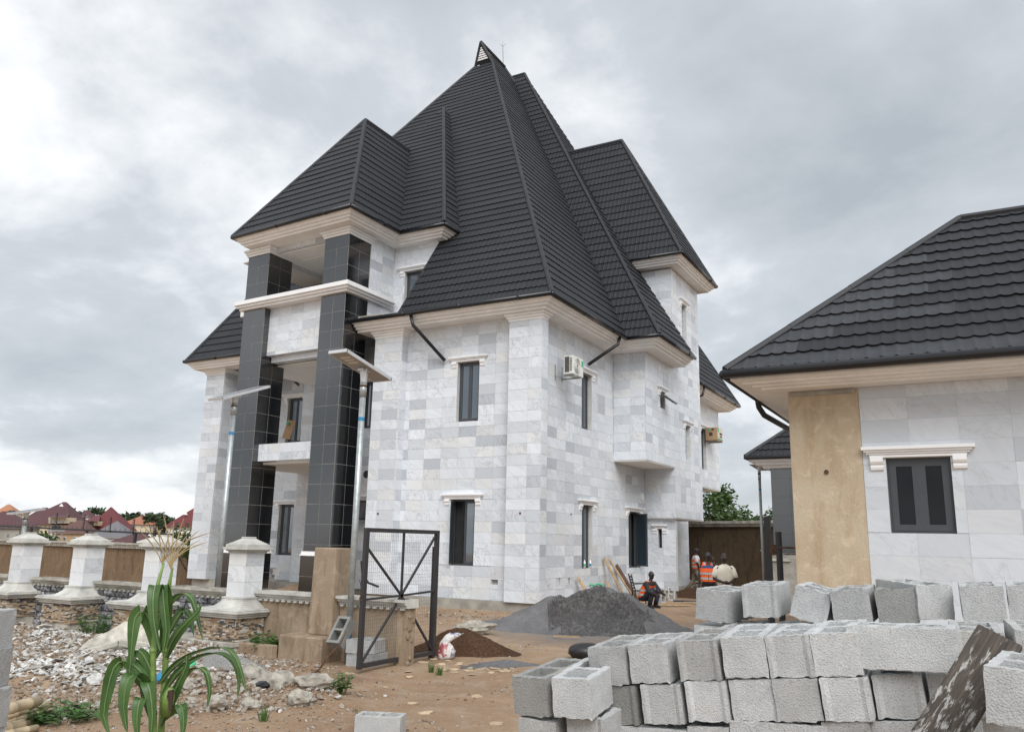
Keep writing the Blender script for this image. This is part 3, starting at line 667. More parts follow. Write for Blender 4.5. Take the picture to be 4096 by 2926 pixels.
# ================================================================ TERRAIN
def gn(x,y,f):   # cheap smooth noise
    return (math.sin(x*f+1.3)*math.cos(y*f*1.13+.4)+.5*math.sin(x*f*2.3+y*f*1.7+2)+.3*math.cos(x*f*4.1-y*f*3.7))/1.8
def gz(x,y):
    z=.02*gn(x,y,.9)+(mnoise.fractal(Vector((x*1.3,y*1.3,0)),1.0,2.2,5)*.028 if -18<x<0 and 3<y<21 else 0)
    for cx,cy,rx,ry,h in MOUNDS:
        d=((x-cx)/rx)**2+((y-cy)/ry)**2
        if d<9: z+=h*math.exp(-d*1.2)
    d=(x+20)/10
    if x<-20 and y>11: z-=min(2.4,(-20-x)*.12)
    return z
MOUNDS=[(-12.3,8.6,1.8,.9,.20),(-9.9,8.5,.9,.75,.30),(-8.5,7.3,.9,.55,.22),(-10.6,7.4,1.5,.7,.16),(-14.5,8.7,1.6,.8,.24),(-7.1,7.75,.38,.3,.20),(-16.5,8.8,1.5,.8,.2),(-19.6,21.4,1.8,1.2,.45)]
g=MB(); xs=[-900,-300,-120,-70,-50]+[-40+i*1.0 for i in range(22)]+[-18+i*.16 for i in range(101)]+[-1+i for i in range(1,14)]+[20,40,100,300,900]
ys=[-60,-20,-6,0,2,3]+[4+i*.16 for i in range(101)]+[20.5+i for i in range(26)]+[52,70,110,200,500,1500]
gv_=[(x,y,gz(x,y) if -45<x<20 and 0<y<50 else (-2.4 if x<-30 and y>8 else 0)) for y in ys for x in xs]
nx=len(xs); g.add(gv_,[(j*nx+i,j*nx+i+1,(j+1)*nx+i+1,(j+1)*nx+i) for j in range(len(ys)-1) for i in range(nx-1)])
def groundmat():
    m,n,b=newmat('wet laterite ground'); B=NB(n); P=B.pos()
    a=B.noise(P,.45,5,.6,.5).outputs[0]; c=B.noise(P,3.2,6,.7,.3).outputs[0]; f=B.noise(P,26,4,.75).outputs[0]
    col=B.ramp(a,[(.32,(.29,.172,.098)),(.52,(.41,.268,.163)),(.70,(.52,.385,.265))])
    col=B.mix(B.ramp(c,[(.50,0),(.68,.6)]),col,(.50,.405,.31)); col=B.mix(B.ramp(f,[(.54,0),(.66,.8)]),col,(.44,.39,.32)); col=B.mix(B.ramp(B.noise(P,60,3,.7).outputs[0],[(.30,.6),(.42,0)]),col,(.07,.045,.03))
    # grey stone dust spilled round the heap
    d=B.n('ShaderNodeVectorMath',{0:B.n('ShaderNodeMapping',{'Vector':P,'Location':(7.3,-17.2,0),'Scale':(1,1,0)}).outputs[0]},operation='LENGTH').outputs['Value']
    dd=B.math('ADD',d,B.math('MULTIPLY',B.noise(P,1.6,6,.7).outputs[0],4.2)); col=B.mix(B.ramp(B.math('DIVIDE',dd,10.),[(.34,.85),(.56,0)]),col,(.25,.235,.225))
    B.l(col,b.inputs['Base Color']); b.inputs['Specular IOR Level'].default_value=.35
    B.l(B.ramp(a,[(.3,.55),(.6,.9)]),b.inputs['Roughness'])
    B.bump(B.math('ADD',B.math('MULTIPLY',c,1.5),B.math('ADD',f,B.math('MULTIPLY',B.noise(P,110,3,.7).outputs[0],.5))),.8,.05,b); return m
MAT['ground']=groundmat()
tag(obj('ground',g,MAT['ground'],smooth=True),kind='structure')
# ================================================================ BUNGALOW ON THE RIGHT
B_=thing('bungalow',(2,15,0),'single storey marble bungalow with buff render strip and charcoal hip roof','house')
wm=MB(); BC=Clad(); BF=('y',12.85); BW=(-1.06,-.24,2.08,3.13)
slab(wm,BF,-2.36,8,.0,4.2,[BW],.22); wm.box(-2.36,-2.1,13.08,22,0,4.2)
bw=obj('wall',wm,MAT['grout'],B_)
BC.face(BF,-1.36,8,.18,4.18,[BW],tw=.63,th=.318,us=-1.36,zs=.18,gap=.0016,th_=.008); BC.build('marble_tile','marble_tiling',MAT['marble_fine'],bw,300)
r=MB(); frbox(r,BF,-2.36,-1.365,0,4.16,.001,.022); obj('render_strip',r,MAT['plaster_house'],bw)
r=MB(); frbox(r,BF,-2.33,-1.40,4.10,4.165,.023,.04); obj('render_edge',r,MAT['concrete'],bw,bevel=.015)
r=MB(); r.tube([(-1.865+.024*math.cos(a),12.815,2.95+.024*math.sin(a)) for a in [i*.7 for i in range(10)]],.011,5); obj('conduit_end',r,MAT['rust'],bw)
cb=MB(); cb.box(-2.0,7.8,13.3,22,.0,4.1); obj('inner_core',cb,MAT['interior'],B_)
window(B_,BF,*BW,le=.31,recess=.07,w=.035,q0=.085,glass='glass_dark')
mb=MB(); sweep(mb,[(-2.36,22),(-2.36,12.85),(8,12.85)],[(.74,4.40),(.70,4.395),(.70,4.29),(.56,4.27),(.56,4.245),(.44,4.24),(.44,4.215),(.33,4.21),(.33,4.185),(-.2,4.18),(-.2,4.40)]); obj('cornice',mb,MAT['cream_paint'],B_)
gm=MB(); pts=offs([(-2.36,22),(-2.36,12.85),(8,12.85)],.78,4.38)
for a,b in zip(pts,pts[1:]): gm.tube([a,b],.068,12)
obj('gutter',gm,MAT['gutter'],B_,smooth=True)
gm=MB(); gm.tube([(-3.1,14.1,4.35),(-3.1,14.2,4.2),(-3.05,14.35,4.08),(-2.5,16.6,3.75)],.05,10); obj('downpipe',gm,MAT['gutter'],B_,smooth=True)
RB=Roof(); q1=math.hypot(3.3,3.05)
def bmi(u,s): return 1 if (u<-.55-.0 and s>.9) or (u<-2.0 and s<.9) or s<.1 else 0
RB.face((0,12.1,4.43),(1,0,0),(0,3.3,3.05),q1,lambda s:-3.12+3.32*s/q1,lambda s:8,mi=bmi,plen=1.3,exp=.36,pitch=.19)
RB.deck.add([(-3.12,12.1,4.41),(.2,15.4,7.46),(.2,19,7.46),(-3.12,22.3,4.41)],[(3,2,1,0)]); RB.deck.add([(.2,15.4,7.46),(8,15.4,7.46),(8,19,7.46),(.2,19,7.46)],[(0,1,2,3)])
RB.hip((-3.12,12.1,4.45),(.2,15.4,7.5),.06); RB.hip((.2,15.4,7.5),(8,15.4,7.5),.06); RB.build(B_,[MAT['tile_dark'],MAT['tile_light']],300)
# ================================================================ SMALL GATEHOUSE behind, far perimeter wall, pole, posts
K=thing('gatehouse',(-5,27,0),'small black tiled gatehouse with charcoal roof behind the buff rendered corner','gatehouse')
km=MB(); km.box(-5.83,-2,28.02,32,1.66,4.4); ks=obj('wall',km,MAT['granite_grout'],K); KC=Clad(); KC.face(('y',28.02),-5.83,-2,1.68,4.4,tw=.6,th=.6,zs=1.68); KC.build('granite_tile','granite_tiling',MAT['granite'],ks)
km=MB(); km.box(-5.92,-2,27.9,32,0,1.62); obj('unfinished_base',km,MAT['concrete'],K); km=MB(); km.box(-5.9,-5.3,27.84,27.9,1.42,1.5); obj('moulding',km,MAT['cast'],K)
mb=MB(); sweep(mb,[(-5.83,32),(-5.83,28.02),(-2,28.02)],[(.62,4.72),(.58,4.70),(.58,4.60),(.4,4.59),(.4,4.50),(.2,4.49),(.2,4.4),(-.1,4.4),(-.1,4.7)]); obj('cornice',mb,MAT['white_paint'],K)
gm=MB(); pts=offs([(-5.83,32),(-5.83,28.02),(-2,28.02)],.66,4.72)
for a,b in zip(pts,pts[1:]): gm.tube([a,b],.06,8)
obj('gutter',gm,MAT['gutter'],K)
RK=Roof(); q2=math.hypot(2.6,2.2); RK.face((0,27.35,4.75),(1,0,0),(0,2.6,2.2),q2,lambda s:-6.5+2.6*s/q2,lambda s:-1.5); RK.hip((-6.5,27.35,4.77),(-3.9,29.95,6.97),.06); RK.deck.add([(-6.5,27.35,4.73),(-3.9,29.95,6.93),(-6.5,32,4.73)],[(0,1,2)]); RK.build(K,[MAT['tile_dark']])
PW=thing('perimeter_wall',(-8,38,0),'tall dark brown rendered perimeter wall with moulded cap behind the workers','wall')
a=Vector((-13.2,40.6,0)); b=Vector((-4.6,36.6,0)); d=(b-a).normalized(); nrm=Vector((d.y,-d.x,0))
def wallbox(mb,a,b,t,z0,z1,off=0):
    d=(b-a).normalized(); n=Vector((d.y,-d.x,0)); P=[]
    for z in (z0,z1):
        for p,s in ((a,off),(b,off),(b,off-t),(a,off-t)): q=p+n*s; P.append((q.x,q.y,z))
    mb.add(P,[(0,3,2,1),(4,5,6,7),(0,1,5,4),(1,2,6,5),(2,3,7,6),(3,0,4,7)])
wb=MB(); wallbox(wb,a,b,.3,-.2,2.75); obj('wall_face',wb,MAT['plaster_dark'],PW)
wb=MB(); wallbox(wb,a,b,.5,2.75,2.82,.06); wallbox(wb,a,b,.62,2.82,2.9,.14); wallbox(wb,a,b,.72,2.9,3.02,.2)
for i in range(60):
    p=a+d*(i*.16); wallbox(wb,p,p+d*.09,.06,2.76,2.82,.12)
obj('cap_moulding',wb,MAT['cast'],PW)
def text(name,body,loc,size,rot,mat,parent):
    cu=bpy.data.curves.new(name,'FONT'); cu.body=body; cu.size=size; cu.extrude=.002; cu.materials.append(mat)
    t=link(bpy.data.objects.new(name,cu)); dg=bpy.context.evaluated_depsgraph_get(); me=bpy.data.meshes.new_from_object(t.evaluated_get(dg)); bpy.data.objects.remove(t)
    o=link(bpy.data.objects.new(name,me)); o.parent=parent; o.location=Vector(loc)-org(parent); o.rotation_euler=rot
    if not me.materials: me.materials.append(mat)
    return o
tp=a+d*5.05+nrm*.012
text('chalk_writing','Y  16MM-12',(tp.x,tp.y,1.55),.26,(math.radians(90),0,math.atan2(d.y,d.x)),MAT['chalk'],PW)
# steel posts beside the bungalow's corner
gp=thing('gate_post',(-3.6,17.0,0),'dark steel gate post standing left of the buff rendered corner','post'); mb=MB(); mb.box(-3.72,-3.6,17,17.1,0,2.45); mb.tube([(-3.42,16.9,0),(-3.42,16.9,2.15)],.06,10); obj('post',mb,MAT['steel'],gp)
mb=MB(); mb.tube([(-3.42,16.82,1.85),(-3.1,16.82,1.85)],.02,6); mb.box(-3.6,-3.48,16.9,17,1.7,1.9); obj('hinge',mb,MAT['rust'],gp)
# ================================================================ STREET FENCE: pillars, wall bays, rendered wall, gate
def stripmat():
    m,n,b=newmat('stacked ledge stone'); B=NB(n); r=B.rnd(); P=B.pos()
    c=B.ramp(r,[(0,(.060,.060,.062)),(.22,(.10,.097,.095)),(.34,(.33,.22,.13)),(.5,(.46,.34,.22)),(.66,(.52,.42,.30)),(.8,(.40,.28,.17)),(.9,(.60,.57,.52)),(1,(.62,.60,.57))])
    c=B.mix(B.ramp(B.noise(P,30,4,.7).outputs[0],[(.4,0),(.7,.45)]),c,(.14,.12,.10)); B.l(c,b.inputs['Base Color']); b.inputs['Roughness'].default_value=.85
    B.bump(B.noise(P,90,4,.7).outputs[0],.5,.01,b); return m
def rockmat():
    m,n,b=newmat('painted rough stone'); B=NB(n); P=B.pos()
    v=B.noise(P,7,6,.72,1.2).outputs[0]; c=B.ramp(v,[(.38,(.045,.045,.05)),(.50,(.15,.15,.16)),(.60,(.46,.46,.48)),(.72,(.60,.60,.62))])
    B.l(c,b.inputs['Base Color']); b.inputs['Roughness'].default_value=.7; B.bump(v,.9,.05,b); return m
MAT['chunk_tan']=simple('broken block and earth',(.24,.19,.13),.95,var=.3,scale=9,bump=.6,bscale=40); MAT['strip']=stripmat(); MAT['rock']=rockmat(); MAT['mortar_black']=simple('black mortar',(.02,.02,.021),.7)
def strips(mb,fr,u0,u1,z0,z1,rh=.0235,vertical_gap=.003):
    z=z0
    while z<z1-.006:
        h=min(rh*R.uniform(.85,1.2),z1-z); u=u0; long=R.random()<.3
        while u<u1-.01:
            l=R.uniform(.05,.10)*(2.2 if long else 1); e=min(u+l,u1)
            frbox(mb,fr,u+.001,e-.001,z+.001,z+h-.001,-.01,R.uniform(.006,.028)); u=e
        z+=h
def make_pillar():
    P=thing('fence_pillar',(0,0,0),'x','pillar','marble fence pillars')
    m=MB(); m.box(-.50,.38,-.47,.10,0,.55); obj('core',m,MAT['cast'],P)
    m=MB(); strips(m,('y',-.47),-.52,.40,.20,.555); strips(m,('x',.38),-.49,.10,.20,.555); strips(m,('y',-.49),-.54,.42,.0,.13)
    tag(obj('ledge_stone',m,MAT['strip'],P),kind='stuff')
    m=MB()
    for o,a,b in ((.05,.555,.59),(.075,.59,.625),(.105,.625,.66)): m.box(-.52-o,.40+o,-.49-o,.12,a,b)
    m.box(-.60,.48,-.57,.12,.66,.685); obj('ledge',m,MAT['cast_white'],P,bevel=.008)
    m=MB(); n=5; prev=(-.37,.35,-.40,.14)
    for i in range(n):
        t=(i+1)/n; k=1-(1-t)**1.7; cur=(-.37+.13*k,.35-.11*k,-.40+.15*k,.14+.11*k); m.frus(prev,cur,.685+.15*i/n,.685+.15*t); prev=cur
    m.box(-.25,.25,-.26,.26,.835,.865); obj('flared_foot',m,MAT['cast_white'],P,bevel=.004)
    m=MB(); m.box(-.185,.185,-.195,.195,.86,1.58); sh_=obj('shaft',m,MAT['grout'],P)
    c=Clad(); c.face(('y',-.195),-.2,.2,.865,1.575,tw=.42,th=.265,us=-.2,zs=.84,gap=.003); c.face(('x',.185),-.21,.195,.865,1.575,tw=.42,th=.265,us=-.21,zs=.84,gap=.003)
    for a,t in c.t: obj('marble_tile',t,MAT['marble_pillar'],sh_)
    m=MB()
    for o,a,b in ((.02,1.575,1.605),(.05,1.605,1.63),(.09,1.63,1.67),(.055,1.67,1.72)): m.box(-.2-o,.2+o,-.21-o,.21+o,a,b)
    m.frus((-.24,.24,-.25,.25),(-.085,.085,-.09,.09),1.72,1.815); m.box(-.085,.085,-.09,.09,1.815,1.845); obj('cap',m,MAT['cast_white'],P,bevel=.006)
    return P
p0=make_pillar()
PLAB=['marble fence pillar beside the bare rendered wall, nearest the gate','marble fence pillar right behind the maize plant','marble fence pillar, second from the left edge of the picture','marble fence pillar at the far left edge of the picture']
for i,x in enumerate((-10.9,-13.07,-15.2,-17.24)):
    p=p0 if i==0 else copytree(p0); p.location=(x,10.31,0); p['label']=PLAB[i]
def moulding(mb,x0,x1,zt,dent=True,yw=10.42):
    sweep(mb,[(x0,yw),(x1,yw)],[(.13,zt),(.13,zt-.045),(.10,zt-.05),(.09,zt-.085),(.05,zt-.09),(.045,zt-.13),(.0,zt-.135),(-.25,zt-.135),(-.25,zt)])
    if dent:
        n=int((x1-x0)/.13)
        for i in range(n):
            u=x0+.04+i*.13; mb.box(u,u+.07,yw-.065,yw-.0,zt-.16,zt-.132)
bays=[(-19.4,-17.5,'stone bay of fence wall left of the leftmost marble pillar'),(-17.0,-15.45,'dark stone bay of fence wall between the two leftmost pillars'),(-14.95,-13.32,'dark stone bay of fence wall with a weed at its foot'),(-12.82,-11.15,'dark stone bay of fence wall behind the maize leaves')]
for x0,x1,lab in bays:
    f=thing('fence_wall',((x0+x1)/2,10.5,0),lab,'fence wall','dark stone fence bays')
    m=MB(); m.box(x0,x1,10.42,10.6,-.1,.82); w_=obj('wall_face',m,MAT['mortar_black'],f)
    for r in range(6):
        z0=.0+r*.137; u=x0-(.18 if r%2 else 0)
        while u<x1:
            a=max(u,x0); b=min(u+.37,x1); u+=.37
            if b-a<.06: continue
            m=MB(); nx_,nz_=5,3; vs=[]
            for j in range(nz_+1):
                for i in range(nx_+1):
                    ed=i in(0,nx_) or j in(0,nz_)
                    vs.append((a+.007+(b-a-.014)*i/nx_,10.415-(.004 if ed else R.uniform(.018,.05)),z0+.007+.123*j/nz_))
            m.add(vs,[(j*6+i,j*6+i+1,(j+1)*6+i+1,(j+1)*6+i) for j in range(nz_) for i in range(nx_)]); obj('stone_block',m,MAT['rock'],w_,smooth=True)
    m=MB(); moulding(m,x0,x1,.955); obj('coping',m,MAT['cast'],f)
# clad footing strip with its own ledge in front of the pillars
f=thing('fence_footing',(-11.6,9.8,0),'low ledge stone footing under the marble pillar nearest the gate','footing')
m=MB(); m.box(-12.6,-10.47,9.74,10.3,-.05,.125); strips(m,('y',9.74),-12.6,-10.46,0,.125); obj('ledge_stone',m,MAT['strip'],f); m=MB(); m.box(-12.62,-10.44,9.70,10.4,.127,.155); m.box(-12.6,-10.46,9.725,10.4,.155,.19); obj('ledge',m,MAT['cast'],f,bevel=.006)
rw=thing('rendered_wall',(-9.5,10.5,0),'tan cement rendered fence wall with moulded coping either side of the square pier','wall')
m=MB(); m.box(-10.68,-9.40,10.45,10.68,-.1,.83); m.box(-8.91,-7.62,10.45,10.68,-.1,.83); obj('wall_face',m,MAT['plaster'],rw)
for x0,x1 in ((-10.68,-9.40),(-8.91,-7.58)):
    m=MB(); moulding(m,x0,x1,.97,yw=10.45); obj('coping',m,MAT['cast_white'],rw)
m=MB()
for i in range(26):
    z=R.uniform(0,.95); m.ico((-7.645+R.uniform(-.03,.03),10.56+R.uniform(-.09,.09),z*.85),R.uniform(.03,.05),1,.3)
obj('broken_end',m,MAT['chunk_tan'],rw)
pr_=thing('gate_pier',(-9.15,10.5,0),'square tan cement pier standing on a rendered block beside the solar lamp','pier')
m=MB(); m.frus((-9.41,-8.93,10.28,10.70),(-9.395,-8.945,10.30,10.69),.36,1.70); obj('shaft',m,MAT['plaster'],pr_,bevel=.02); m=MB(); m.box(-9.72,-8.83,9.98,10.50,-.1,.36); obj('block_base',m,MAT['plaster'],pr_,bevel=.02)
lw=thing('planter_kerb',(-10.1,9.9,0),'low tan rendered planter kerb with weeds behind it','kerb'); m=MB(); m.box(-10.56,-9.73,9.86,9.99,-.05,.2); obj('kerb_face',m,MAT['plaster'],lw,bevel=.015)
# gate leaf
gt_=thing('mesh_gate',(-7.75,10.45,0),'open steel framed wire mesh gate leaf standing in front of the tan wall','gate')
X=-7.75; y0,y1,z0,z1=9.57,11.38,.06,1.98
m=MB()
for a,b in (((X,y0,z0),(X,y0,z1+.03)),((X,y1,z0-.02),(X,y1,z1+.03))): m.beam(a,b,.055,.075,(0,1,0))
m.beam((X,y0+.04,z1),(X,y1-.04,z1),.05,.06); m.beam((X,y0+.04,z0+.04),(X,y1-.04,z0+.04),.05,.06); obj('frame',m,MAT['steel'],gt_)
ymid=(y0+y1)/2; zm=(z0+z1)/2
for a,b in (((X,ymid,z0+.07),(X,ymid,z1-.03)),((X,y0+.04,z1-.26),(X,ymid,zm)),((X,y1-.04,z1-.05),(X,ymid,zm)),((X,y0+.04,z0+.08),(X,ymid,zm)),((X,y1-.04,z0+.1),(X,ymid,zm)),((X,y0+.04,zm-.02),(X,ymid,zm)),((X,ymid,zm),(X,y1-.04,zm+.03))):
    m=MB(); m.beam(a,b,.028,.03); obj('brace',m,MAT['steel'],gt_)
m=MB(); xw=X-.028
y=y0+.04
while y<y1: m.beam((xw,y,z0+.04),(xw,y,z1),.0015,.0015,(0,1,0)); y+=.048
z=z0+.07
while z<z1: m.beam((xw,y0,z),(xw,y1,z),.0015,.0015); z+=.052
tag(obj('wire_mesh',m,MAT['steel'],gt_),kind='stuff')
m=MB(); m.tube([(X,y0-.05+.03*math.cos(a),zm+.03*math.sin(a)) for a in [i*.7 for i in range(10)]],.008,5,False); obj('latch_ring',m,MAT['rust'],gt_)
m=MB(); m.box(X-.09,X-.03,y1+.01,y1+.10,-.05,1.75); obj('hinge_post',m,MAT['steel'],gt_)
# ================================================================ SOLAR STREET LAMPS
def lamp(label,x,y,zb,zt,n0,n1,r=.05):
    "n0/n1: (y,z) of the two ends of the panel head; it runs along Y above the pole"
    L=thing('solar_street_lamp',(x,y,zb),label,'street lamp','solar street lamps')
    m=MB(); m.tube([(x,y,zb),(x,y,zt-.35)],r,12); m.tube([(x,y,zt-.36),(x,y,zt-.12)],r*1.12,12); obj('pole',m,MAT['galv'],L,smooth=True)
    m=MB(); m.tube([(x,y,zt-.20),(x,y,zt-.165)],r*1.16,12); obj('rust_ring',m,MAT['rust'],L)
    m=MB(); m.tube([(x,y,zt-.75),(x,y,zt-.69)],r*1.03,12); obj('tape_band',m,MAT['blue'],L)
    if zb>-.5: m=MB(); m.tube([(x,y,.36),(x,y,.44)],r*1.03,12); obj('tape_band',m,MAT['blue'],L)
    a=Vector((x,n0[0],n0[1])); b=Vector((x,n1[0],n1[1])); d=(b-a).normalized(); u=Vector((1,0,0)).cross(d); u=u if u.z>0 else -u
    def hb(mb,t0,t1,w,h0,h1):
        P=[a+(b-a)*t+Vector((s*w,0,0))+u*h for h in (h0,h1) for t,s in ((t0,-1),(t0,1),(t1,1),(t1,-1))]; mb.add(P,[(0,1,2,3),(7,6,5,4),(0,4,5,1),(1,5,6,2),(2,6,7,3),(3,7,4,0)])
    m=MB(); hb(m,.0,1,.165,-.015,.015); obj('lamp_head',m,MAT['lampbody'],L)
    m=MB()
    for s in (-1,1):
        P=[a+(b-a)*t+Vector((s*w,0,0))+u*h for h in (-.022,.03) for t,w in ((-.01,.166),(-.01,.185),(1.01,.185),(1.01,.166))]; m.add(P,[(0,1,2,3),(7,6,5,4),(0,4,5,1),(1,5,6,2),(2,6,7,3),(3,7,4,0)])
    hb(m,-.02,0,.185,-.022,.03); hb(m,1,1.02,.185,-.022,.03); obj('edge_rail',m,MAT['lampalu'],L)
    m=MB(); hb(m,.01,.99,.16,.016,.022); obj('solar_panel',m,MAT['pv'],L)
    for k in range(3):
        m=MB(); hb(m,.13+k*.085,.18+k*.085,.095,-.022,-.016); obj('led_strip',m,MAT['led'],L)
    t=(y-n0[0])/(n1[0]-n0[0]); c=a+(b-a)*t
    m=MB(); m.tube([(x,y,zt-.14),(x,y,c.z-.01)],[r*1.0,r*1.5],10); m.box(x-.06,x+.06,y-.10,y+.10,c.z-.05,c.z-.012); obj('bracket',m,MAT['lampalu'],L)
lamp('tall galvanised solar lamp post in front of the right black column, panel seen from below',-8.5,10.2,0,4.45,(9.55,4.70),(10.68,4.46))
lamp('solar lamp post in front of the left black column, panel seen edge on',-12.5,11.15,0,4.52,(10.7,4.40),(11.85,4.83),.052)
lamp('distant solar lamp post rising behind the leftmost pillars before the red roofs',-24.58,14.5,-2.2,2.40,(14.05,2.36),(14.95,2.53),.062)
lamp('distant slim solar lamp post against the dark perimeter wall right of the workers',-6.55,29.6,0,4.55,(28.9,4.66),(30.4,4.58),.05)
# ================================================================ HOLLOW CONCRETE BLOCKS
def block_mesh(name,w=.225,l=.45,h=.19,groove=False,seed=1,side=False):
    rn=random.Random(seed)
    def lines(br,n):
        o=[]
        for a,b in zip(br,br[1:]):
            k=max(1,round((b-a)/n)); o+= [a+(b-a)*i/k for i in range(k)]
        return o+[br[-1]]
    bx,by=[-w/2,-w/2+.04,w/2-.04,w/2],[0,.042,.208,.242,.408,l]
    xs_,ys_=lines(bx,.022),lines(by,.03); zs_=[0,.006,.04,.08,.12,.16,h-.006,h]
    def solid(i,j):
        if i<0 or j<0 or i>=len(xs_)-1 or j>=len(ys_)-1: return False
        cx=(xs_[i]+xs_[i+1])/2; cy=(ys_[j]+ys_[j+1])/2
        return not(bx[1]<cx<bx[2] and (by[1]<cy<by[2] or by[3]<cy<by[4]))
    V={};vs=[];fs=[]
    def v(i,j,k):
        key=(i,j,k)
        if key not in V:
            x,y,z=xs_[i],ys_[j],zs_[k]; jt=.0007
            if k in(0,len(zs_)-1) or (i in(0,len(xs_)-1) and j in(0,len(ys_)-1)): jt=.0024
            if k==0 and rn.random()<.22: z+=rn.uniform(0,.014)
            if groove and j==0 and -w/2+.035<x<w/2-.035: y+=.009
            if i in(0,len(xs_)-1) and k in (0,len(zs_)-1): x*=.985
            V[key]=len(vs); vs.append((x+rn.uniform(-jt,jt),y+rn.uniform(-jt,jt),z+rn.uniform(-jt,jt)))
        return V[key]
    nzk=len(zs_)-1
    for i in range(len(xs_)-1):
        for j in range(len(ys_)-1):
            if not solid(i,j): continue
            fs.append((v(i,j,nzk),v(i+1,j,nzk),v(i+1,j+1,nzk),v(i,j+1,nzk))); fs.append((v(i,j+1,0),v(i+1,j+1,0),v(i+1,j,0),v(i,j,0)))
            for di,dj,a,b in ((0,-1,(i,j),(i+1,j)),(1,0,(i+1,j),(i+1,j+1)),(0,1,(i+1,j+1),(i,j+1)),(-1,0,(i,j+1),(i,j))):
                if not solid(i+di,j+dj):
                    for k in range(nzk): fs.append((v(*a,k),v(*b,k),v(*b,k+1),v(*a,k+1)))
    me=bpy.data.meshes.new(name); me.from_pydata(vs,[],fs); me.materials.append(MAT['block']); me.update(); return me
BM=[block_mesh('hollow_block',seed=1),block_mesh('hollow_block',seed=2,groove=True),block_mesh('hollow_block',seed=3),block_mesh('hollow_block',seed=5,groove=True)]
def blk(x,y,zt,label,var=0,rz=0,ry=0,rx=0,group='hollow concrete blocks in the big stack',w=1,hz=1):
    o=link(bpy.data.objects.new('concrete_block',BM[var])); o.location=(x,y,zt-.19*hz); o.rotation_euler=(rx,ry,rz); o.scale=(w,1,hz)
    return tag(o,label,'concrete block',group)
T0=-.10
stack=[ # x, front y, top z, variant, turn, tilt, label
 (-2.067,3.95,1.173,0,-.10,T0*.4,'open celled block at the left end of the stack, upper one'),
 (-1.825,3.93,1.192,2,.03,T0*.3,'hollow block second from the left end of the stack'),
 (-1.741,4.2,1.320,0,.02,T0,'left block of the front upper course, its two cells open to the sky'),
 (-1.515,4.2,1.351,2,-.02,T0,'second block of the front upper course counted from the left'),
 (-1.255,4.2,1.388,1,.0,T0,'third block of the front upper course, with two grooves in its end'),
 (-1.028,4.2,1.422,2,.02,T0,'fourth block of the front upper course counted from the left'),
 (-.815,4.2,1.443,1,-.01,T0,'fifth block of the front upper course, grooved, dark slit to its right'),
 (-.607,4.2,1.468,0,.02,T0,'sixth block of the front upper course, just left of the long sideways block'),
 (-2.038,3.97,.969,0,.03,0,'block at the lower left corner of the stack with a dark open cell'),
 (-1.79,4.02,1.001,1,0,0,'grooved block low in the stack, second from its left end'),
 (-1.69,4.21,1.130,1,0,T0,'grooved block in the second front course, under the left block of the upper course'),
 (-1.452,4.21,1.160,3,.01,T0,'leaning grooved block, second in the second front course'),
 (-1.222,4.21,1.198,1,-.01,T0,'grooved block, third in the second front course'),
 (-1.0,4.22,1.226,2,.0,T0,'damp darker block, fourth in the second front course'),
 (-.79,4.21,1.250,0,.02,T0,'block in the second front course, fifth from the left'),
 (-.575,4.2,1.275,3,0,T0,'grooved block in the second front course, sixth from the left'),
 (-.36,4.27,1.300,1,0,T0,'shaded grooved block under the long sideways block'),
 (-.135,4.32,1.318,3,.0,T0,'shaded block left of the weathered plank, under the long sideways block'),
 (-1.216,4.22,.985,0,0,T0,'block at the bottom edge with a black gap above it'),
 (-.58,4.22,1.082,2,0,T0,'block in the lowest visible course below the grooved sixth block'),
 (-.37,4.26,1.100,0,0,T0,'dark block in the lowest visible course left of the plank'),
 (-1.494,5.25,1.582,0,-.12,.06,'leftmost block of the rear top course, below the workers'),
 (-1.19,5.25,1.622,1,.02,T0*.3,'grooved block in the rear top course, second from the left'),
 (-.925,5.27,1.615,3,.0,.24,'tilted grooved block in the rear top course, leaning to the right'),
 (-.665,5.25,1.618,2,.0,-.10,'fourth block of the rear top course, before the buff render'),
 (-.425,5.25,1.632,0,.02,-.07,'fifth block of the rear top course, before the marble wall'),
 (-.235,5.30,1.664,2,.55,-.03,'big block of the rear top course turned cornerwise, its left face pale'),
 (.0,5.22,1.668,0,.05,-.03,'rear top course block just left of the right edge block'),
 (.22,5.25,1.68,2,.0,-.03,'rear top course block at the right edge of the picture'),
 (-.03,4.35,1.500,1,.05,-.04,'grooved block behind the top of the weathered plank'),
 (.21,4.3,1.525,2,.05,0,'dark block right of the plank top at the right edge'),
 (.075,3.45,1.455,0,-.12,.04,'near block at the right edge with its cell open, in front of the plank'),
 (.06,3.9,1.215,2,0,0,'dark block low behind the plank at the right edge'),
 (-1.28,5.05,1.385,2,0,T0,'grey block course showing below the rear top blocks, under the grooved one'),
 (-1.02,5.05,1.405,0,0,T0,'low block showing below the tilted grooved block'),
]
for i,(x,y,zt,v,rz,ry,lab) in enumerate(stack): blk(x,y,zt,lab,v,rz+R.uniform(-.03,.03),ry+R.uniform(-.012,.012),(.11 if i<2 or i in(8,9) else .055 if i<18 else .02)+R.uniform(-.01,.01),w=.925)
def blk_long(x,y,zt,label,rz=0,ry=0):   # laid along the course: long face to the viewer
    o=blk(x,y,zt,label,2,math.radians(90)+rz,0); o.rotation_euler=(0,ry,0); o.rotation_euler=(Matrix.Rotation(ry,3,'Y')@Matrix.Rotation(math.radians(90)+rz,3,'Z')).to_euler(); return o
blk_long(-.115,4.325,1.519,'long sideways block in the front upper course, left of the plank',0,-.03)
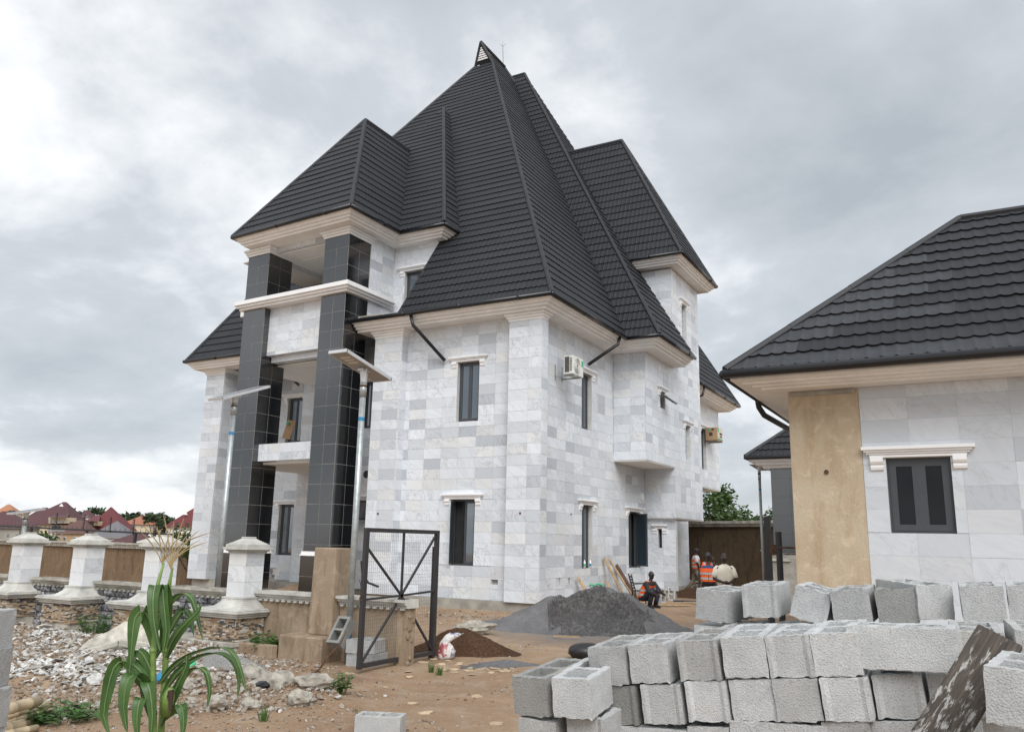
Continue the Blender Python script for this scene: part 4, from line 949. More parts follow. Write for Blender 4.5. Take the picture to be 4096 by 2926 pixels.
blk_long(-1.33,4.33,.955,'block laid sideways at the bottom edge of the picture',0,-.05)
blk_long(-.665,4.33,1.055,'block laid sideways in the lowest visible course, middle of the stack',0,-.06)
# plain lower courses out of sight, so that the stack stands on the ground
m=MB()
for r_ in range(5):
    for c_ in range(9): m.box(-2.13+c_*.228,-1.915+c_*.228,4.25,4.69,.02+.187*r_,.2+.187*r_)
for r_ in range(7):
    for c_ in range(8): m.box(-1.61+c_*.235,-1.385+c_*.235,5.27,5.70,.02+.193*r_,.205+.193*r_)
for r_ in range(4): m.box(-4.4,-4.18,2.2,2.6,.02+.18*r_,.19+.18*r_)
tag(obj('stacked_blocks',m,MAT['block']),'lower courses of concrete blocks under the visible stack','concrete blocks',kind='stuff')
for i,(z,dx) in enumerate(((1.46,0),(1.275,.02),(1.085,.055),(.895,.045))):
    blk(-4.27+dx,2.17,z,['uppermost','second','third','lowest'][i]+' block of the small stack at the left picture edge',i%3,math.radians(30),0,group='blocks at the left edge')
o=blk(-5.42,6.72,.19,'single block lying alone on the ground at the bottom edge',2,math.radians(-68),0,group='loose concrete blocks')
for x,y,z,rz,rx,v,lab in ((-8.25,10.0,.19,-.1,0,0,'lower left block of the small pile behind the mesh gate'),(-8.0,10.02,.19,.1,0,2,'lower right block of the small pile behind the mesh gate'),(-8.24,9.98,.385,.05,0,0,'upper left block of the pile behind the mesh gate, cells up'),(-7.99,10.03,.385,.25,0,2,'upper right block of the pile behind the mesh gate, turned'),(-8.47,9.93,.42,.1,.9,0,'block tipped on edge against the solar lamp post'),
    (-9.35,26.8,.45,.2,0,2,'block standing on end beside the seated worker'),(-9.3,28.0,.2,1.3,0,0,'block lying on its side showing two dark cells near the house corner'),(-21.6,21.2,.62,.5,0,2,'grey block under the portico, left of the pile'),(-20.9,20.9,.60,1.2,0,0,'white dusted block under the portico'),(-20.75,20.95,.79,1.0,.1,2,'rough block on top of the others under the portico')):
    o=blk(x,y,z,lab,v,rz,0,rx,group='loose concrete blocks')
    if 'on end' in lab: o.rotation_euler=(math.radians(90),0,1.2); o.location=(-9.35,26.8,.0)
    if 'two dark cells' in lab: o.rotation_euler=(math.radians(90),0,.15); o.location=(-9.35,28.2,0.0)
# weathered plank leaning on the stack
def plankmat():
    m,n,b=newmat('weathered painted plank'); B=NB(n); P=B.objc()
    g=B.noise(B.n('ShaderNodeMapping',{'Vector':P,'Scale':(60,60,4)}).outputs[0],1.2,5,.7).outputs[0]; w=B.noise(B.n('ShaderNodeMapping',{'Vector':P,'Scale':(40,40,8)}).outputs[0],1.3,6,.72,.3).outputs[0]
    c=B.ramp(g,[(.35,(.035,.029,.025)),(.6,(.085,.068,.055)),(.75,(.15,.125,.10))]); zz=B.n('ShaderNodeSeparateXYZ',{0:P}).outputs['Z']
    f=B.math('SUBTRACT',w,B.math('MULTIPLY',zz,.16)); c=B.mix(B.ramp(f,[(.42,0),(.50,.8)]),c,(.46,.45,.43)); B.l(c,b.inputs['Base Color']); b.inputs['Roughness'].default_value=.85; B.bump(g,.5,.01,b); return m
MAT['plank']=plankmat()
a=Vector((-.91,2.93,.09)); b=Vector((.045,4.02,1.515)); d=(b-a).normalized(); r=d.cross(Vector((0,-1,.5))).normalized(); 
m=MB(); ln=(b-a).length; m.box(-.085,.085,-.016,.016,-ln/2,ln/2); o=obj('weathered_plank',m,[MAT['plank']],bevel=.004)
n_=r.cross(d); mt=Matrix((r,n_,d)).transposed().to_4x4(); mt.translation=(a+b)/2; o.matrix_world=mt
tag(o,'weathered dark plank with flaking white paint leaning on the block stack','plank')
from mathutils import noise as mnoise
# ================================================================ HEAPS
def heap(name,label,cat,c,ax,rx0,rx1,ry,h,mat,scoop=None,seed=3,n=64,rough=.05):
    rn=random.Random(seed); ax=Vector(ax).normalized(); bx=Vector((-ax.y,ax.x)); m=MB(); vs=[]; dug=set()
    ph=[rn.uniform(0,6) for _ in range(8)]
    for j in range(n+1):
        for i in range(n+1):
            a=-rx0*1.25+(rx0+rx1)*1.25*i/n; b=-ry*1.3+2.6*ry*j/n
            ra=a/(rx0 if a<0 else rx1); d=math.sqrt(ra*ra+(b/ry)**2)
            d+=.05*math.sin(3*math.atan2(b,a)+ph[0])+.04*math.sin(7*math.atan2(b,a)+ph[1])
            z=h*max(-.06,(1-d) if d>.25 else 1-d-.25*(1-d/.25)**2*.35)
            if scoop and z>0:
                sa,sb,sr=scoop; q=math.hypot((a-sa)/1.15,b-sb)/sr+.10*mnoise.noise(Vector((a*4,b*4,7)))
                q+=.25*mnoise.noise(Vector((a*1.7,b*1.7,seed+.5)))
                if q<1: z*=.36+.64*(0 if q<.74 else ((q-.74)/.26)**1.2); z+=.10*max(0,1-q)*mnoise.fractal(Vector((a*3.5,b*3.5,2)),.9,2.2,4)
                if q<1.02: dug.add(len(vs))
                z+=0
            z+=(mnoise.fractal(Vector((a*2.2,b*2.2,seed)),1.0,2.1,5)*rough*1.3*h if z>.02 else 0)+rough*h*.2*(math.sin(a*5.1+ph[4])*math.cos(b*6.3+ph[5])+.6*math.sin(a*13+b*11+ph[6]))*(1 if z>0 else 0)+rn.uniform(-1,1)*rough*.12
            vs.append((c[0]+ax.x*a+bx.x*b,c[1]+ax.y*a+bx.y*b,(c[2] if len(c)>2 else 0)+max(z,-.05)))
    m.add(vs,[(j*(n+1)+i,j*(n+1)+i+1,(j+1)*(n+1)+i+1,(j+1)*(n+1)+i) for j in range(n) for i in range(n)])
    if scoop: m.m=[1 if all((j+dj)*(n+1)+i+di in dug for di in (0,1) for dj in (0,1)) else 0 for j in range(n) for i in range(n)]
    return tag(obj(name,m,mat,smooth=True,at=(c[0],c[1],0)),label,cat)
def gravelmat(name,a,b,c,sc=55,bs=1.0):
    m,n,bb=newmat(name); B=NB(n); P=B.pos(); v=B.noise(P,sc,4,.8).outputs[0]; w=B.noise(P,2.2,5,.6).outputs[0]
    col=B.ramp(v,[(.36,a),(.52,b),(.68,c)]); col=B.mix(B.ramp(w,[(.42,.0),(.62,.55)]),col,tuple(q*.62 for q in b)); B.l(col,bb.inputs['Base Color']); bb.inputs['Roughness'].default_value=.92; bb.inputs['Specular IOR Level'].default_value=.2
    B.bump(B.math('ADD',v,B.math('MULTIPLY',B.noise(P,11,5,.7).outputs[0],1.2)),bs,.04,bb); return m
MAT['dust']=gravelmat('grey stone dust',(.14,.137,.137),(.25,.246,.25),(.40,.395,.405))
MAT['dust_damp']=gravelmat('damp dug stone dust',(.075,.071,.069),(.15,.144,.142),(.25,.243,.24),14,1.4)
MAT['soil']=gravelmat('dark red soil',(.045,.024,.014),(.11,.058,.032),(.19,.11,.065),30)
MAT['limechips']=gravelmat('pale stone chips',(.26,.25,.23),(.43,.42,.40),(.58,.57,.55),45)
heap('gravel_heap','grey heap of stone dust with a dug out hollow in front of the house corner','gravel heap',(-7.45,17.45),(.8714,.4905),2.5,2.15,1.45,1.04,[MAT['dust'],MAT['dust_damp']],scoop=(-.15,-.80,.95),seed=4,n=120,rough=.06)
heap('soil_heap','dark reddish brown soil heap right of the mesh gate','soil heap',(-7.8,12.3),(.8714,.4905),.95,1.05,.65,.45,MAT['soil'],seed=8)
heap('chips_heap','small pale heap of grey stone chips in the rubble','gravel heap',(-9.35,8.45),(.8714,.4905),.9,.75,.7,.34,MAT['limechips'],seed=11,n=40)
heap('mortar_patch','flat dark grey heap of wet mortar beside the stone flakes','mortar heap',(-6.5,11.55),(.8714,.4905),.55,.6,.3,.09,MAT['dust'],seed=15,n=30)
# ================================================================ RUBBLE
def rubmat():
    m,n,b=newmat('mixed rubble'); B=NB(n); r=B.rnd(); P=B.pos()
    c=B.ramp(r,[(0,(.13,.09,.06)),(.25,(.21,.155,.105)),(.5,(.28,.225,.165)),(.68,(.32,.285,.24)),(.84,(.36,.34,.31)),(.94,(.46,.44,.41)),(.97,(.62,.61,.58)),(1,(.09,.09,.10))])
    c=B.mix(B.ramp(B.noise(P,25,4,.7).outputs[0],[(.4,0),(.7,.5)]),c,(.20,.14,.09)); B.l(c,b.inputs['Base Color']); b.inputs['Roughness'].default_value=.9; B.bump(B.noise(P,70,4,.7).outputs[0],.5,.01,b); return m
MAT['rubble']=rubmat()
MAT['shard']=simple('broken white tile',(.52,.51,.485),.65,var=.22,scale=14,piece=.35)
MAT['flake']=simple('buff stone flake',(.50,.38,.25),.85,var=.15,scale=12,piece=.2)
MAT['chunk']=simple('rough concrete chunk',(.36,.33,.28),.95,var=.25,scale=9,bump=.6,bscale=40)
def rotm(rn): return (Matrix.Rotation(rn.uniform(0,6.3),3,'Z')@Matrix.Rotation(rn.uniform(-.6,.6),3,'X')@Matrix.Rotation(rn.uniform(-.6,.6),3,'Y'))
rn=random.Random(21)
HP=[(-9.35,8.45,.9,.7,.34)]
def gzz(x,y): return gz(x,y)
rub=MB(); sha=MB(); cnt=0
zones=[(-12.0,8.3,3.6,1.3,5200),(-9.6,7.6,2.0,1.1,2900),(-8.0,7.2,1.2,.8,1500),(-15.5,8.6,2.4,1.0,900),(-9.6,6.3,1.8,.8,700),(-7.05,7.75,.5,.35,260)]
for cx,cy,rx,ry,k in zones:
    for _ in range(k):
        x,y=cx+rn.gauss(0,rx*.5),cy+rn.gauss(0,ry*.5)
        if y>9.68 and x<-8.8: continue
        if y<2.9 or (x>-6 and y<6): continue
        s=.009+.038*rn.random()**3.4; rub.ico((x,y,gz(x,y)+s*.35),s,1,.3,(1,rn.uniform(.6,1),rn.uniform(.45,.8)),rotm(rn),rn)
for _ in range(1100):
    cx,cy,rx,ry=rn.choice([(-11.4,7.9,2.2,.9),(-9.3,7.8,1.3,.8),(-12.8,8.4,2,.8),(-10.6,7.0,1.3,.5)]); x,y=cx+rn.gauss(0,rx*.5),cy+rn.gauss(0,ry*.5)
    if y>9.6: continue
    w,l,t=rn.uniform(.010,.045),rn.uniform(.015,.07),rn.uniform(.004,.009); M_=rotm(rn); z=gz(x,y)+.02
    P=[M_@Vector((sx*w*rn.uniform(.6,1),sy*l*rn.uniform(.6,1),sz*t)) for sz in (-1,1) for sx,sy in ((-1,-1),(1,-1),(1,1),(-1,1))]
    sha.add([(x+p.x,y+p.y,z+p.z) for p in P],[(0,3,2,1),(4,5,6,7),(0,1,5,4),(1,2,6,5),(2,3,7,6),(3,0,4,7)])
tag(obj('rubble',rub,MAT['rubble'],smooth=False),'loose mixed building rubble heaped before the fence','rubble',kind='stuff')
tag(obj('tile_rubble',sha,MAT['shard']),'small white tile fragments strewn through the rubble','rubble',kind='stuff')
peb=MB()
for _ in range(2600):
    x=rn.uniform(-9.5,-2.6); y=rn.uniform(6.0,14.5)
    if gn(x,y,1.1)+gn(x,y,2.7)*.6<.1 and rn.random()<.8: continue
    s=.006+.022*rn.random()**2.5; peb.ico((x,y,gz(x,y)+s*.3),s,1,.3,(1,.8,.6),rotm(rn),rn)
for _ in range(1800):
    x=rn.uniform(-10.5,-4.8); y=rn.uniform(4.6,7.6); s=.005+.022*rn.random()**2.6
    if y>4.6: peb.ico((x,y,gz(x,y)+s*.3),s,1,.3,(1,.8,.6),rotm(rn),rn)
for _ in range(900):
    x=rn.gauss(-10.4,1.6); y=rn.gauss(17.9,.7)
    if y<19.9: s=.01+.035*rn.random()**2.5; peb.ico((x,y,gz(x,y)+s*.3),s,1,.3,(1,.8,.6),rotm(rn),rn)
for _ in range(420):
    x=rn.gauss(-9.5,.5); y=rn.gauss(9.5,.22); s=.015+.02*rn.random(); peb.ico((x,y,gz(x,y)+s*.3),s,1,.3,(1,.8,.6),rotm(rn),rn)
tag(obj('gravel',peb,MAT['rubble']),'loose pebbles and grit on the brown ground','gravel',kind='stuff')
# larger pieces, each a thing of its own
def chunkmesh(seed,sq,sub=2,jit=.13):
    r2=random.Random(seed); m=MB(); m.ico((0,0,0),1,3,0,(1,1,1),None,r2); m.v=[tuple(Vector((v[0]*sq[0],v[1]*sq[1],v[2]*sq[2]))*(1+.34*mnoise.fractal(Vector(v)*1.1+Vector((seed*7.,0,0)),.9,2.1,5)+.10*mnoise.cell(Vector(v)*1.6+Vector((seed*3.,1,0)))))for v in m.v]; return m.mesh('concrete_chunk',MAT['chunk'])
CH=[chunkmesh(1,(1,.7,.5)),chunkmesh(2,(1,.55,.45)),chunkmesh(3,(.9,.8,.6)),chunkmesh(4,(1,.6,.35))]
big=[(-7.69,7.99,.30,0,.2,'large pale concrete chunk at the end of the rubble heap'),(-6.95,7.75,.2,1,.8,'brown stained concrete chunk right of the large pale one'),(-6.8,7.42,.17,2,1.2,'rounded grey chunk in front of the brown stained one'),(-7.42,6.75,.22,1,2.6,'white oblong chunk hanging below the maize leaf tips'),(-8.41,8.25,.22,2,.5,'pinkish concrete lump beside the stone chips heap'),(-8.15,6.95,.12,2,0,'dark grey round lump near the maize stalk'),(-9.15,14.9,.42,3,.5,'flat broken slab lying on the ground before the house wall'),(-8.0,8.0,.17,0,1.9,'grey chunk left of the large pale one'),(-7.15,7.0,.13,2,.4,'small brown lump in the foreground rubble')]
for x,y,s,v,rz,lab in big:
    o=link(bpy.data.objects.new('concrete_chunk',CH[v])); o.location=(x,y,gz(x,y)+s*.25); o.scale=(s,s,s); o.rotation_euler=(rn.uniform(-.2,.2),rn.uniform(-.2,.2),rz); tag(o,lab,'chunk')
for _ in range(46):
    cx,cy,rx,ry=rn.choice([(-11.6,8.2,1.8,.7),(-9.4,7.4,1.1,.6),(-13.8,8.6,1.5,.5),(-8.3,7.0,.7,.5)]); x,y=cx+rn.gauss(0,rx*.6),min(9.4,cy+rn.gauss(0,ry*.6)); s=rn.uniform(.04,.085)
    o=link(bpy.data.objects.new('concrete_chunk',rn.choice(CH))); o.location=(x,y,gz(x,y)+s*.3); o.scale=(s,s,s); o.rotation_euler=(rn.uniform(-.5,.5),rn.uniform(-.5,.5),rn.uniform(0,6)); tag(o,'fist to head sized grey chunk lying loose in the rubble','chunk','chunks in the rubble')
def shardmesh(seed,mat,n=6):
    r2=random.Random(seed); m=MB(); k=[(math.cos(6.283*i/n+r2.uniform(-.3,.3))*r2.uniform(.6,1),math.sin(6.283*i/n)*r2.uniform(.4,.8)) for i in range(n)]
    m.add([(x,y,0) for x,y in k]+[(x*.97,y*.97,.12) for x,y in k],[tuple(range(n-1,-1,-1)),tuple(range(n,2*n))]+[(i,(i+1)%n,n+(i+1)%n,n+i) for i in range(n)]); return m.mesh('shard',mat)
SM=[shardmesh(i,MAT['shard'],R.choice((4,5,6))) for i in range(5)]; FM=[shardmesh(10+i,MAT['flake'],R.choice((5,6,7))) for i in range(5)]
for _ in range(60):
    cx,cy,rx,ry=rn.choice([(-11.2,7.9,1.6,.6),(-9.6,7.5,1.0,.5),(-12.6,8.5,1.3,.5),(-10.2,7.1,.8,.4)]); x,y=cx+rn.gauss(0,rx*.6),min(9.3,cy+rn.gauss(0,ry*.6)); s=rn.uniform(.05,.14)
    o=link(bpy.data.objects.new('broken_tile',rn.choice(SM))); o.location=(x,y,gz(x,y)+.03); o.scale=(s,s,s*.9); o.rotation_euler=(rn.uniform(-.7,.7),rn.uniform(-.7,.7),rn.uniform(0,6)); tag(o,'hand sized white broken tile lying in the rubble','broken tile','broken tiles in the rubble')
for i in range(74):
    x,y=(rn.gauss(-6.8,.65),rn.gauss(11.0,.32)) if i<44 else (rn.uniform(-8.2,-3.6),rn.uniform(7.3,12.0)); s=rn.uniform(.035,.12)
    o=link(bpy.data.objects.new('stone_flake',rn.choice(FM))); o.location=(x,y,gz(x,y)+.004); o.scale=(s,s,s*.5); o.rotation_euler=(rn.uniform(-.1,.1),rn.uniform(-.1,.1),rn.uniform(0,6)); tag(o,'buff flake of split stone lying flat on the brown ground','stone flake','stone flakes on the ground')
# broken cream panel with moulding in the rubble
bp=thing('cracked_slab',(-11.2,8.2,.1),'large cracked cream slab with broken moulding leaning in the rubble','broken slab')
m=MB(); n_=9; P=[(-.62,0,.02),(-.5,.02,.18),(-.25,.03,.30),(-.05,.05,.44),(.12,.04,.46),(.22,.05,.40),(.45,.06,.42),(.62,.05,.36),(.66,0,.0)]
dx=Vector((.8714,.4905,0)); dy=Vector((-.4905,.8714,0)); o0=Vector((-11.2,8.25,.12))
vs=[o0+dx*p[0]+dy*(p[2]*.45+k)+Vector((0,0,p[2])) for k in (0,.03) for p in P]; m.add(vs,[tuple(range(n_)),tuple(range(2*n_-1,n_-1,-1))]+[(i,i+n_,(i+1)%n_+n_,(i+1)%n_) for i in range(n_)]); obj('panel',m,MAT['cream_dirty'],bp)
m=MB(); m.beam(o0+dx*-.45+dy*-.12+Vector((0,0,.03)),o0+dx*.02+dy*-.05+Vector((0,0,.16)),.10,.08); m.beam(o0+dx*.03+dy*-.05+Vector((0,0,.16)),o0+dx*.42+dy*.02+Vector((0,0,.10)),.10,.08); obj('moulding',m,MAT['cast'],bp,bevel=.015)
# bamboo poles
for i,(a,b,r,lab) in enumerate((((-7.95,4.7,.24),(-8.26,5.26,.22),.05,'uppermost bamboo pole end at the left edge, bark peeling'),((-8.3,4.9,.12),(-8.49,5.52,.12),.045,'second bamboo pole with a hollow cut end'),((-8.3,4.85,.06),(-8.45,5.55,.06),.038,'pale grey bamboo pole, longest of the left pile'),((-8.1,4.8,.04),(-8.26,5.2,.03),.05,'short brown bamboo pole under the pale one'),((-7.9,4.7,.04),(-7.98,5.1,.03),.035,'lowest bamboo pole at the left bottom corner'))):
    m=MB(); a=Vector(a);b=Vector(b); pts=[a+(b-a)*t for t in (0,.3,.31,.33,.34,.7,.71,.73,.74,1)]; m.tube(pts,[r,r,r*1.08,r*1.08,r,r,r*1.08,r*1.08,r,r*.98],10); tag(obj('bamboo_pole',m,MAT['bamboo'],smooth=True,at=tuple(a)),lab,'bamboo pole','bamboo poles at the left edge')
# branch, small boards, sack, sacks, black bag
m=MB(); m.tube([(-7.98,8.7,.03),(-7.8,8.8,.14),(-7.72,8.86,.30),(-7.6,8.95,.46),(-7.55,9.0,.62)],[.022,.018,.013,.01,.006],6); m.tube([(-7.8,8.8,.14),(-7.7,8.72,.12)],[.012,.004],5); m.tube([(-7.98,8.7,.03),(-7.7,8.6,.03)],[.02,.012],6); tag(obj('dry_branch',m,MAT['rust'],at=(-7.98,8.7,0)),'bare dry branch sticking up from the ground','branch')
for p,q,w,mt,lab in (((-7.95,8.25,.06),(-7.45,8.52,.05),.10,'concrete','grey fluted board offcut lying by the dry branch'),((-9.0,7.3,.18),(-8.3,7.68,.20),.16,'wood_dark','dark red board lying among the stone chips'),((-7.6,15.4,.03),(-7.1,15.6,.03),.04,'wood','pale stick on the ground before the grey heap')):
    m=MB(); m.beam(p,q,w,.025); tag(obj('board',m,MAT[mt],at=p),lab,'board')
def sackmat():
    m,n,b=newmat('printed woven sack'); B=NB(n); P=B.objc(); w=B.noise(P,5,2,.5,.6).outputs[0]
    c=B.ramp(w,[(.38,(.30,.07,.08)),(.43,(.50,.20,.20)),(.47,(.62,.60,.57)),(.58,(.64,.63,.61)),(.63,(.17,.17,.30)),(.68,(.55,.55,.60))]); B.l(c,b.inputs['Base Color']); b.inputs['Roughness'].default_value=.5; B.bump(B.noise(P,9,4,.6).outputs[0],.6,.05,b); return m
MAT['sack']=sackmat()
m=MB(); prof=[(0,.15,.10,0),(.02,.20,.13,.05),(.05,.19,.12,.16),(.03,.15,.10,.26),(.0,.11,.07,.32),(.10,.14,.08,.40),(.18,.17,.06,.46),(.26,.16,.02,.50)]; n=14; vs=[]
for k,(ox,rx,ry,z) in enumerate(prof):
    for i in range(n): t=6.283*i/n; vs.append((ox+rx*math.cos(t)*(1+.08*math.sin(3*t+k)),ry*math.sin(t)*(1+.1*math.cos(2*t+k)),z+.015*math.sin(4*t+k)))
m.add(vs,[(k*n+i,k*n+(i+1)%n,(k+1)*n+(i+1)%n,(k+1)*n+i) for k in range(len(prof)-1) for i in range(n)]+[tuple(range(n-1,-1,-1))])
o=obj('woven_sack',m.mesh('woven_sack',MAT['sack'],(0,0,0),True),None,at=(-7.62,11.52,0)); o.scale=(.72,.72,.8); o.rotation_euler.z=.5; tag(o,'half empty printed woven sack leaning by the gate post and the soil heap','sack')
m=MB(); m.ico((-5.75,12.9,.12),.26,3,.05,(1.2,.8,.55),Matrix.Rotation(.5,3,'Z'),rn); tag(obj('black_bag',m,MAT['black_plastic'],smooth=True,at=(-5.75,12.9,0)),'black plastic bundle on the ground behind the block stack','bag')
m=MB(); m.ico((-11.85,9.5,.25),.24,3,.06,(.7,.5,1.0),None,rn); tag(obj('woven_sack',m,MAT['cream_paint'],smooth=True,at=(-11.85,9.5,0)),'pale sack slumped on the footing behind the maize leaves','sack')
m=MB(); m.ico((-16.6,9.0,.25),.45,3,.14,(1,.6,.6),Matrix.Rotation(.6,3,'Y'),rn); tag(obj('cement_bag',m,MAT['cream_paint'],at=(-16.6,9.0,0)),'crumpled off white cement bag at the far left of the rubble','bag')
for x,y,mt,lab in ((-8.6,6.95,'blue','small blue plastic scrap in the left rubble'),(-9.2,15.3,'blue','blue rag by the flat slab before the house'),(-7.75,7.75,'black_plastic','black plastic bag beside the large pale chunk'),(-8.9,7.6,'print_green','green plastic bottle lying behind the maize stalk')):
    m=MB(); m.ico((x,y,gz(x,y)+.05),.09,2,.25,(1.2,.7,.5),rotm(rn),rn); tag(obj('plastic_scrap',m,MAT[mt],at=(x,y,0)),lab,'plastic scrap')
# ================================================================ PEOPLE
def skin(verts,edges,sub=2):
    me=bpy.data.meshes.new('sk'); me.from_pydata([v[0] for v in verts],edges,[]); o=link(bpy.data.objects.new('sk',me))
    md=o.modifiers.new('s','SKIN'); md.use_smooth_shade=True; o.modifiers.new('d','SUBSURF').levels=sub
    sv_=me.skin_vertices[0].data
    for i,v in enumerate(verts): sv_[i].radius=v[1] if isinstance(v[1],tuple) else (v[1],v[1]); sv_[i].use_root=(i==0)
    dg=bpy.context.evaluated_depsgraph_get(); ev=o.evaluated_get(dg).to_mesh(); mb=MB(); mb.add([tuple(v.co) for v in ev.vertices],[tuple(p.vertices) for p in ev.polygons]); o.evaluated_get(dg).to_mesh_clear(); bpy.data.objects.remove(o); bpy.data.meshes.remove(me); return mb
def loft(mb,rings,n=16,cap=True):
    vs=[]
    for c,rx,ry in rings:
        for i in range(n):
            t=6.2832*i/n; cs,sn=math.cos(t),math.sin(t); q=1/max(.0001,(abs(cs)**2.6+abs(sn)**2.6)**(1/2.6)); vs.append((c[0]+rx*cs*q,c[1]+ry*sn*q,c[2]))
    k=len(rings); fs=[(a*n+i,a*n+(i+1)%n,(a+1)*n+(i+1)%n,(a+1)*n+i) for a in range(k-1) for i in range(n)]
    if cap: fs+=[tuple(range(n-1,-1,-1)),tuple((k-1)*n+i for i in range(n))]
    mb.add(vs,fs)
def V3(*a): return Vector(a)
MAT['skin']=simple('dark skin',(.045,.026,.018),.5,var=.08,coords='obj'); MAT['hivis']=simple('orange hi vis',(.90,.13,.012),.6,var=.06,coords='obj'); MAT['hivis'].node_tree.nodes['Principled BSDF'].inputs['Emission Strength'].default_value=0
MAT['silver']=simple('reflective tape',(.40,.41,.43),.4,var=.05); MAT['tee']=simple('white tee',(.62,.63,.66),.8,var=.05); MAT['khaki']=simple('khaki trousers',(.22,.18,.13),.85,var=.12); MAT['bluecloth']=simple('blue shirt',(.035,.075,.20),.85,var=.12); MAT['darkcloth']=simple('dark cloth',(.022,.02,.022),.85,var=.1); MAT['navy']=simple('navy trousers',(.02,.025,.05),.85); MAT['cream_cloth']=simple('cream cloth',(.76,.70,.58),.85,var=.06,bump=.2,bscale=12); MAT['capcloth']=simple('charcoal cap',(.035,.035,.04),.8); MAT['eye']=simple('eye',(.55,.52,.48),.3); MAT['shoe']=simple('pale shoe',(.5,.48,.52),.6); MAT['hair']=simple('cropped hair',(.012,.011,.011),.9)
def hand(mb,w,d,up):
    "palm and five fingers at wrist w, pointing along d"
    d=Vector(d).normalized(); s=d.cross(Vector(up)).normalized(); u=s.cross(d)
    mb.tube([w-d*.02,w+d*.03,w+d*.075,w+d*.09],[.024,.032,.036,.03],8)
    for i,l in enumerate((.075,.085,.08,.062)):
        b=w+d*.082+s*(.03-.02*i); mb.tube([b,b+d*l*.5-u*.008,b+d*l*.85-u*.032],[.0105,.0095,.007],6)
    b=w+d*.025+s*.03; mb.tube([b,b+s*.03+d*.03,b+s*.035+d*.065],[.012,.011,.008],6)
def person(label,loc,face,h,J,cloth,headturn=0,cap=None,hat_logo=False):
    """J: joints in metres for a 1.72 m figure facing +y"""
    k=h/1.72; P=thing('person',loc,label,'person','site workers',rz=face)
    g=lambda n:Vector(J[n])
    vs=[(g('pelvis'),(.13,.11)),(g('chest'),(.15,.115)),(g('neck'),(.058,.058)),(g('neck')+V3(0,.01,.10),(.055,.06))]; ed=[(0,1),(1,2),(2,3)]
    for sd in 'LR':
        b=len(vs); vs+=[(g('sh'+sd),.062),(g('el'+sd),.042),(g('wr'+sd),.028)]; ed+=[(1,b),(b,b+1),(b+1,b+2)]
        b=len(vs); vs+=[(g('hp'+sd),.088),(g('kn'+sd),.06),(g('an'+sd),.042),(g('to'+sd),.036)]; ed+=[(0,b),(b,b+1),(b+1,b+2),(b+2,b+3)]
    mb=skin(vs,ed)
    hd=g('neck')+V3(0,.035,.165); hm=Matrix.Rotation(headturn,3,'Z')
    head=MB(); head.ico((0,0,0),1,3,0)
    hv=[]
    for v in head.v:
        x,y,z=v; sx=.074*(1-.18*max(0,-z)); yy=y*.094+(.012 if z<-.3 and y>0 else 0); q=Vector((x*sx,yy,z*.118)); hv.append(hd+hm@q)
    mb.add(hv,head.f)
    f=MB(); f.frus((-.016,.016,-.02,.02),(-.008,.008,-.01,.004),-.03,.03); mb.add([hd+hm@Vector((v[0],v[1]+.092,v[2]-.012)) for v in f.v],f.f)
    for s in (-1,1): mb.ico(tuple(hd+hm@Vector((s*.075,-.005,-.005))),.02,1,0,(.5,.9,1.5))
    mb.ico(tuple(hd+hm@Vector((0,.088,-.058))),.022,1,0,(1.2,.5,.45))
    for sd in 'LR': hand(mb,g('wr'+sd),J['hd'+sd],J.get('hu'+sd,(0,0,1)))
    me=mb.mesh('body',MAT['skin'],(0,0,0),True); bo=link(bpy.data.objects.new('body',me)); bo.parent=P; bo.scale=(k,k,k)
    def part(name,m,mat,sm=True,par=None):
        me=m.mesh(name,mat,(0,0,0),sm); o=link(bpy.data.objects.new(name,me)); o.parent=par or P
        if not par: o.scale=(k,k,k)
        return o
    e=MB()
    for s in (-1,1): e.ico(tuple(hd+hm@Vector((s*.032,.082,.012))),.011,1,0,(1.3,.6,.7))
    part('eyes',e,MAT['eye'])
    ch=MB(); ch.ico((0,0,0),1,3,0); cv=[]
    for v in ch.v:
        q=Vector((v[0]*.081,v[1]*.101-.006,max(v[2],.02 if cap else -.1)*.126+(.006 if v[2]>0 else 0)))
        if not cap and v[1]>.1: q=Vector((v[0]*.07,v[1]*.08,v[2]*.10))
        cv.append(hd+hm@q)
    c=MB(); c.add(cv,ch.f); co_=part('cap' if cap else 'hair',c,MAT['capcloth' if cap else 'hair'])
    if cap:
        b=MB(); n=9; pts=[(math.cos(math.pi*i/(n-1))*.075,math.sin(math.pi*i/(n-1))*.085) for i in range(n)]
        b.add([hd+hm@Vector((x,.065+y,.03-.012*(y/.08)+dz)) for dz in (0,.008) for x,y in pts],[tuple(range(n)),tuple(range(2*n-1,n-1,-1))]+[(i,(i+1)%n,(i+1)%n+n,i+n) for i in range(n)]); part('brim',b,MAT['capcloth'],par=co_)
        if cap=='swoosh':
            b=MB(); q=[(-.022,.006),(-.008,-.007),(.024,.012),(-.008,-.001)]; b.add([hd+hm@Vector((.02+x,.094,.07+z)) for x,z in q],[(0,1,2,3)]); part('logo',b,MAT['tee'],par=co_)
        else:
            b=MB(); b.box(-.03,.02,0,.004,0,.012); b.add([hd+hm@Vector((v[0]+.03,v[1]+.088,v[2]+.075)) for v in b.v[:8]],b.f[:6]); b.v=b.v[8:]; b.f=[tuple(i-8 for i in q) for q in b.f[6:]]; b.m=b.m[6:]; part('logo',b,MAT['hivis'],par=co_)
    pel,che,nk=g('pelvis'),g('chest'),g('neck'); shm=(g('shL')+g('shR'))/2
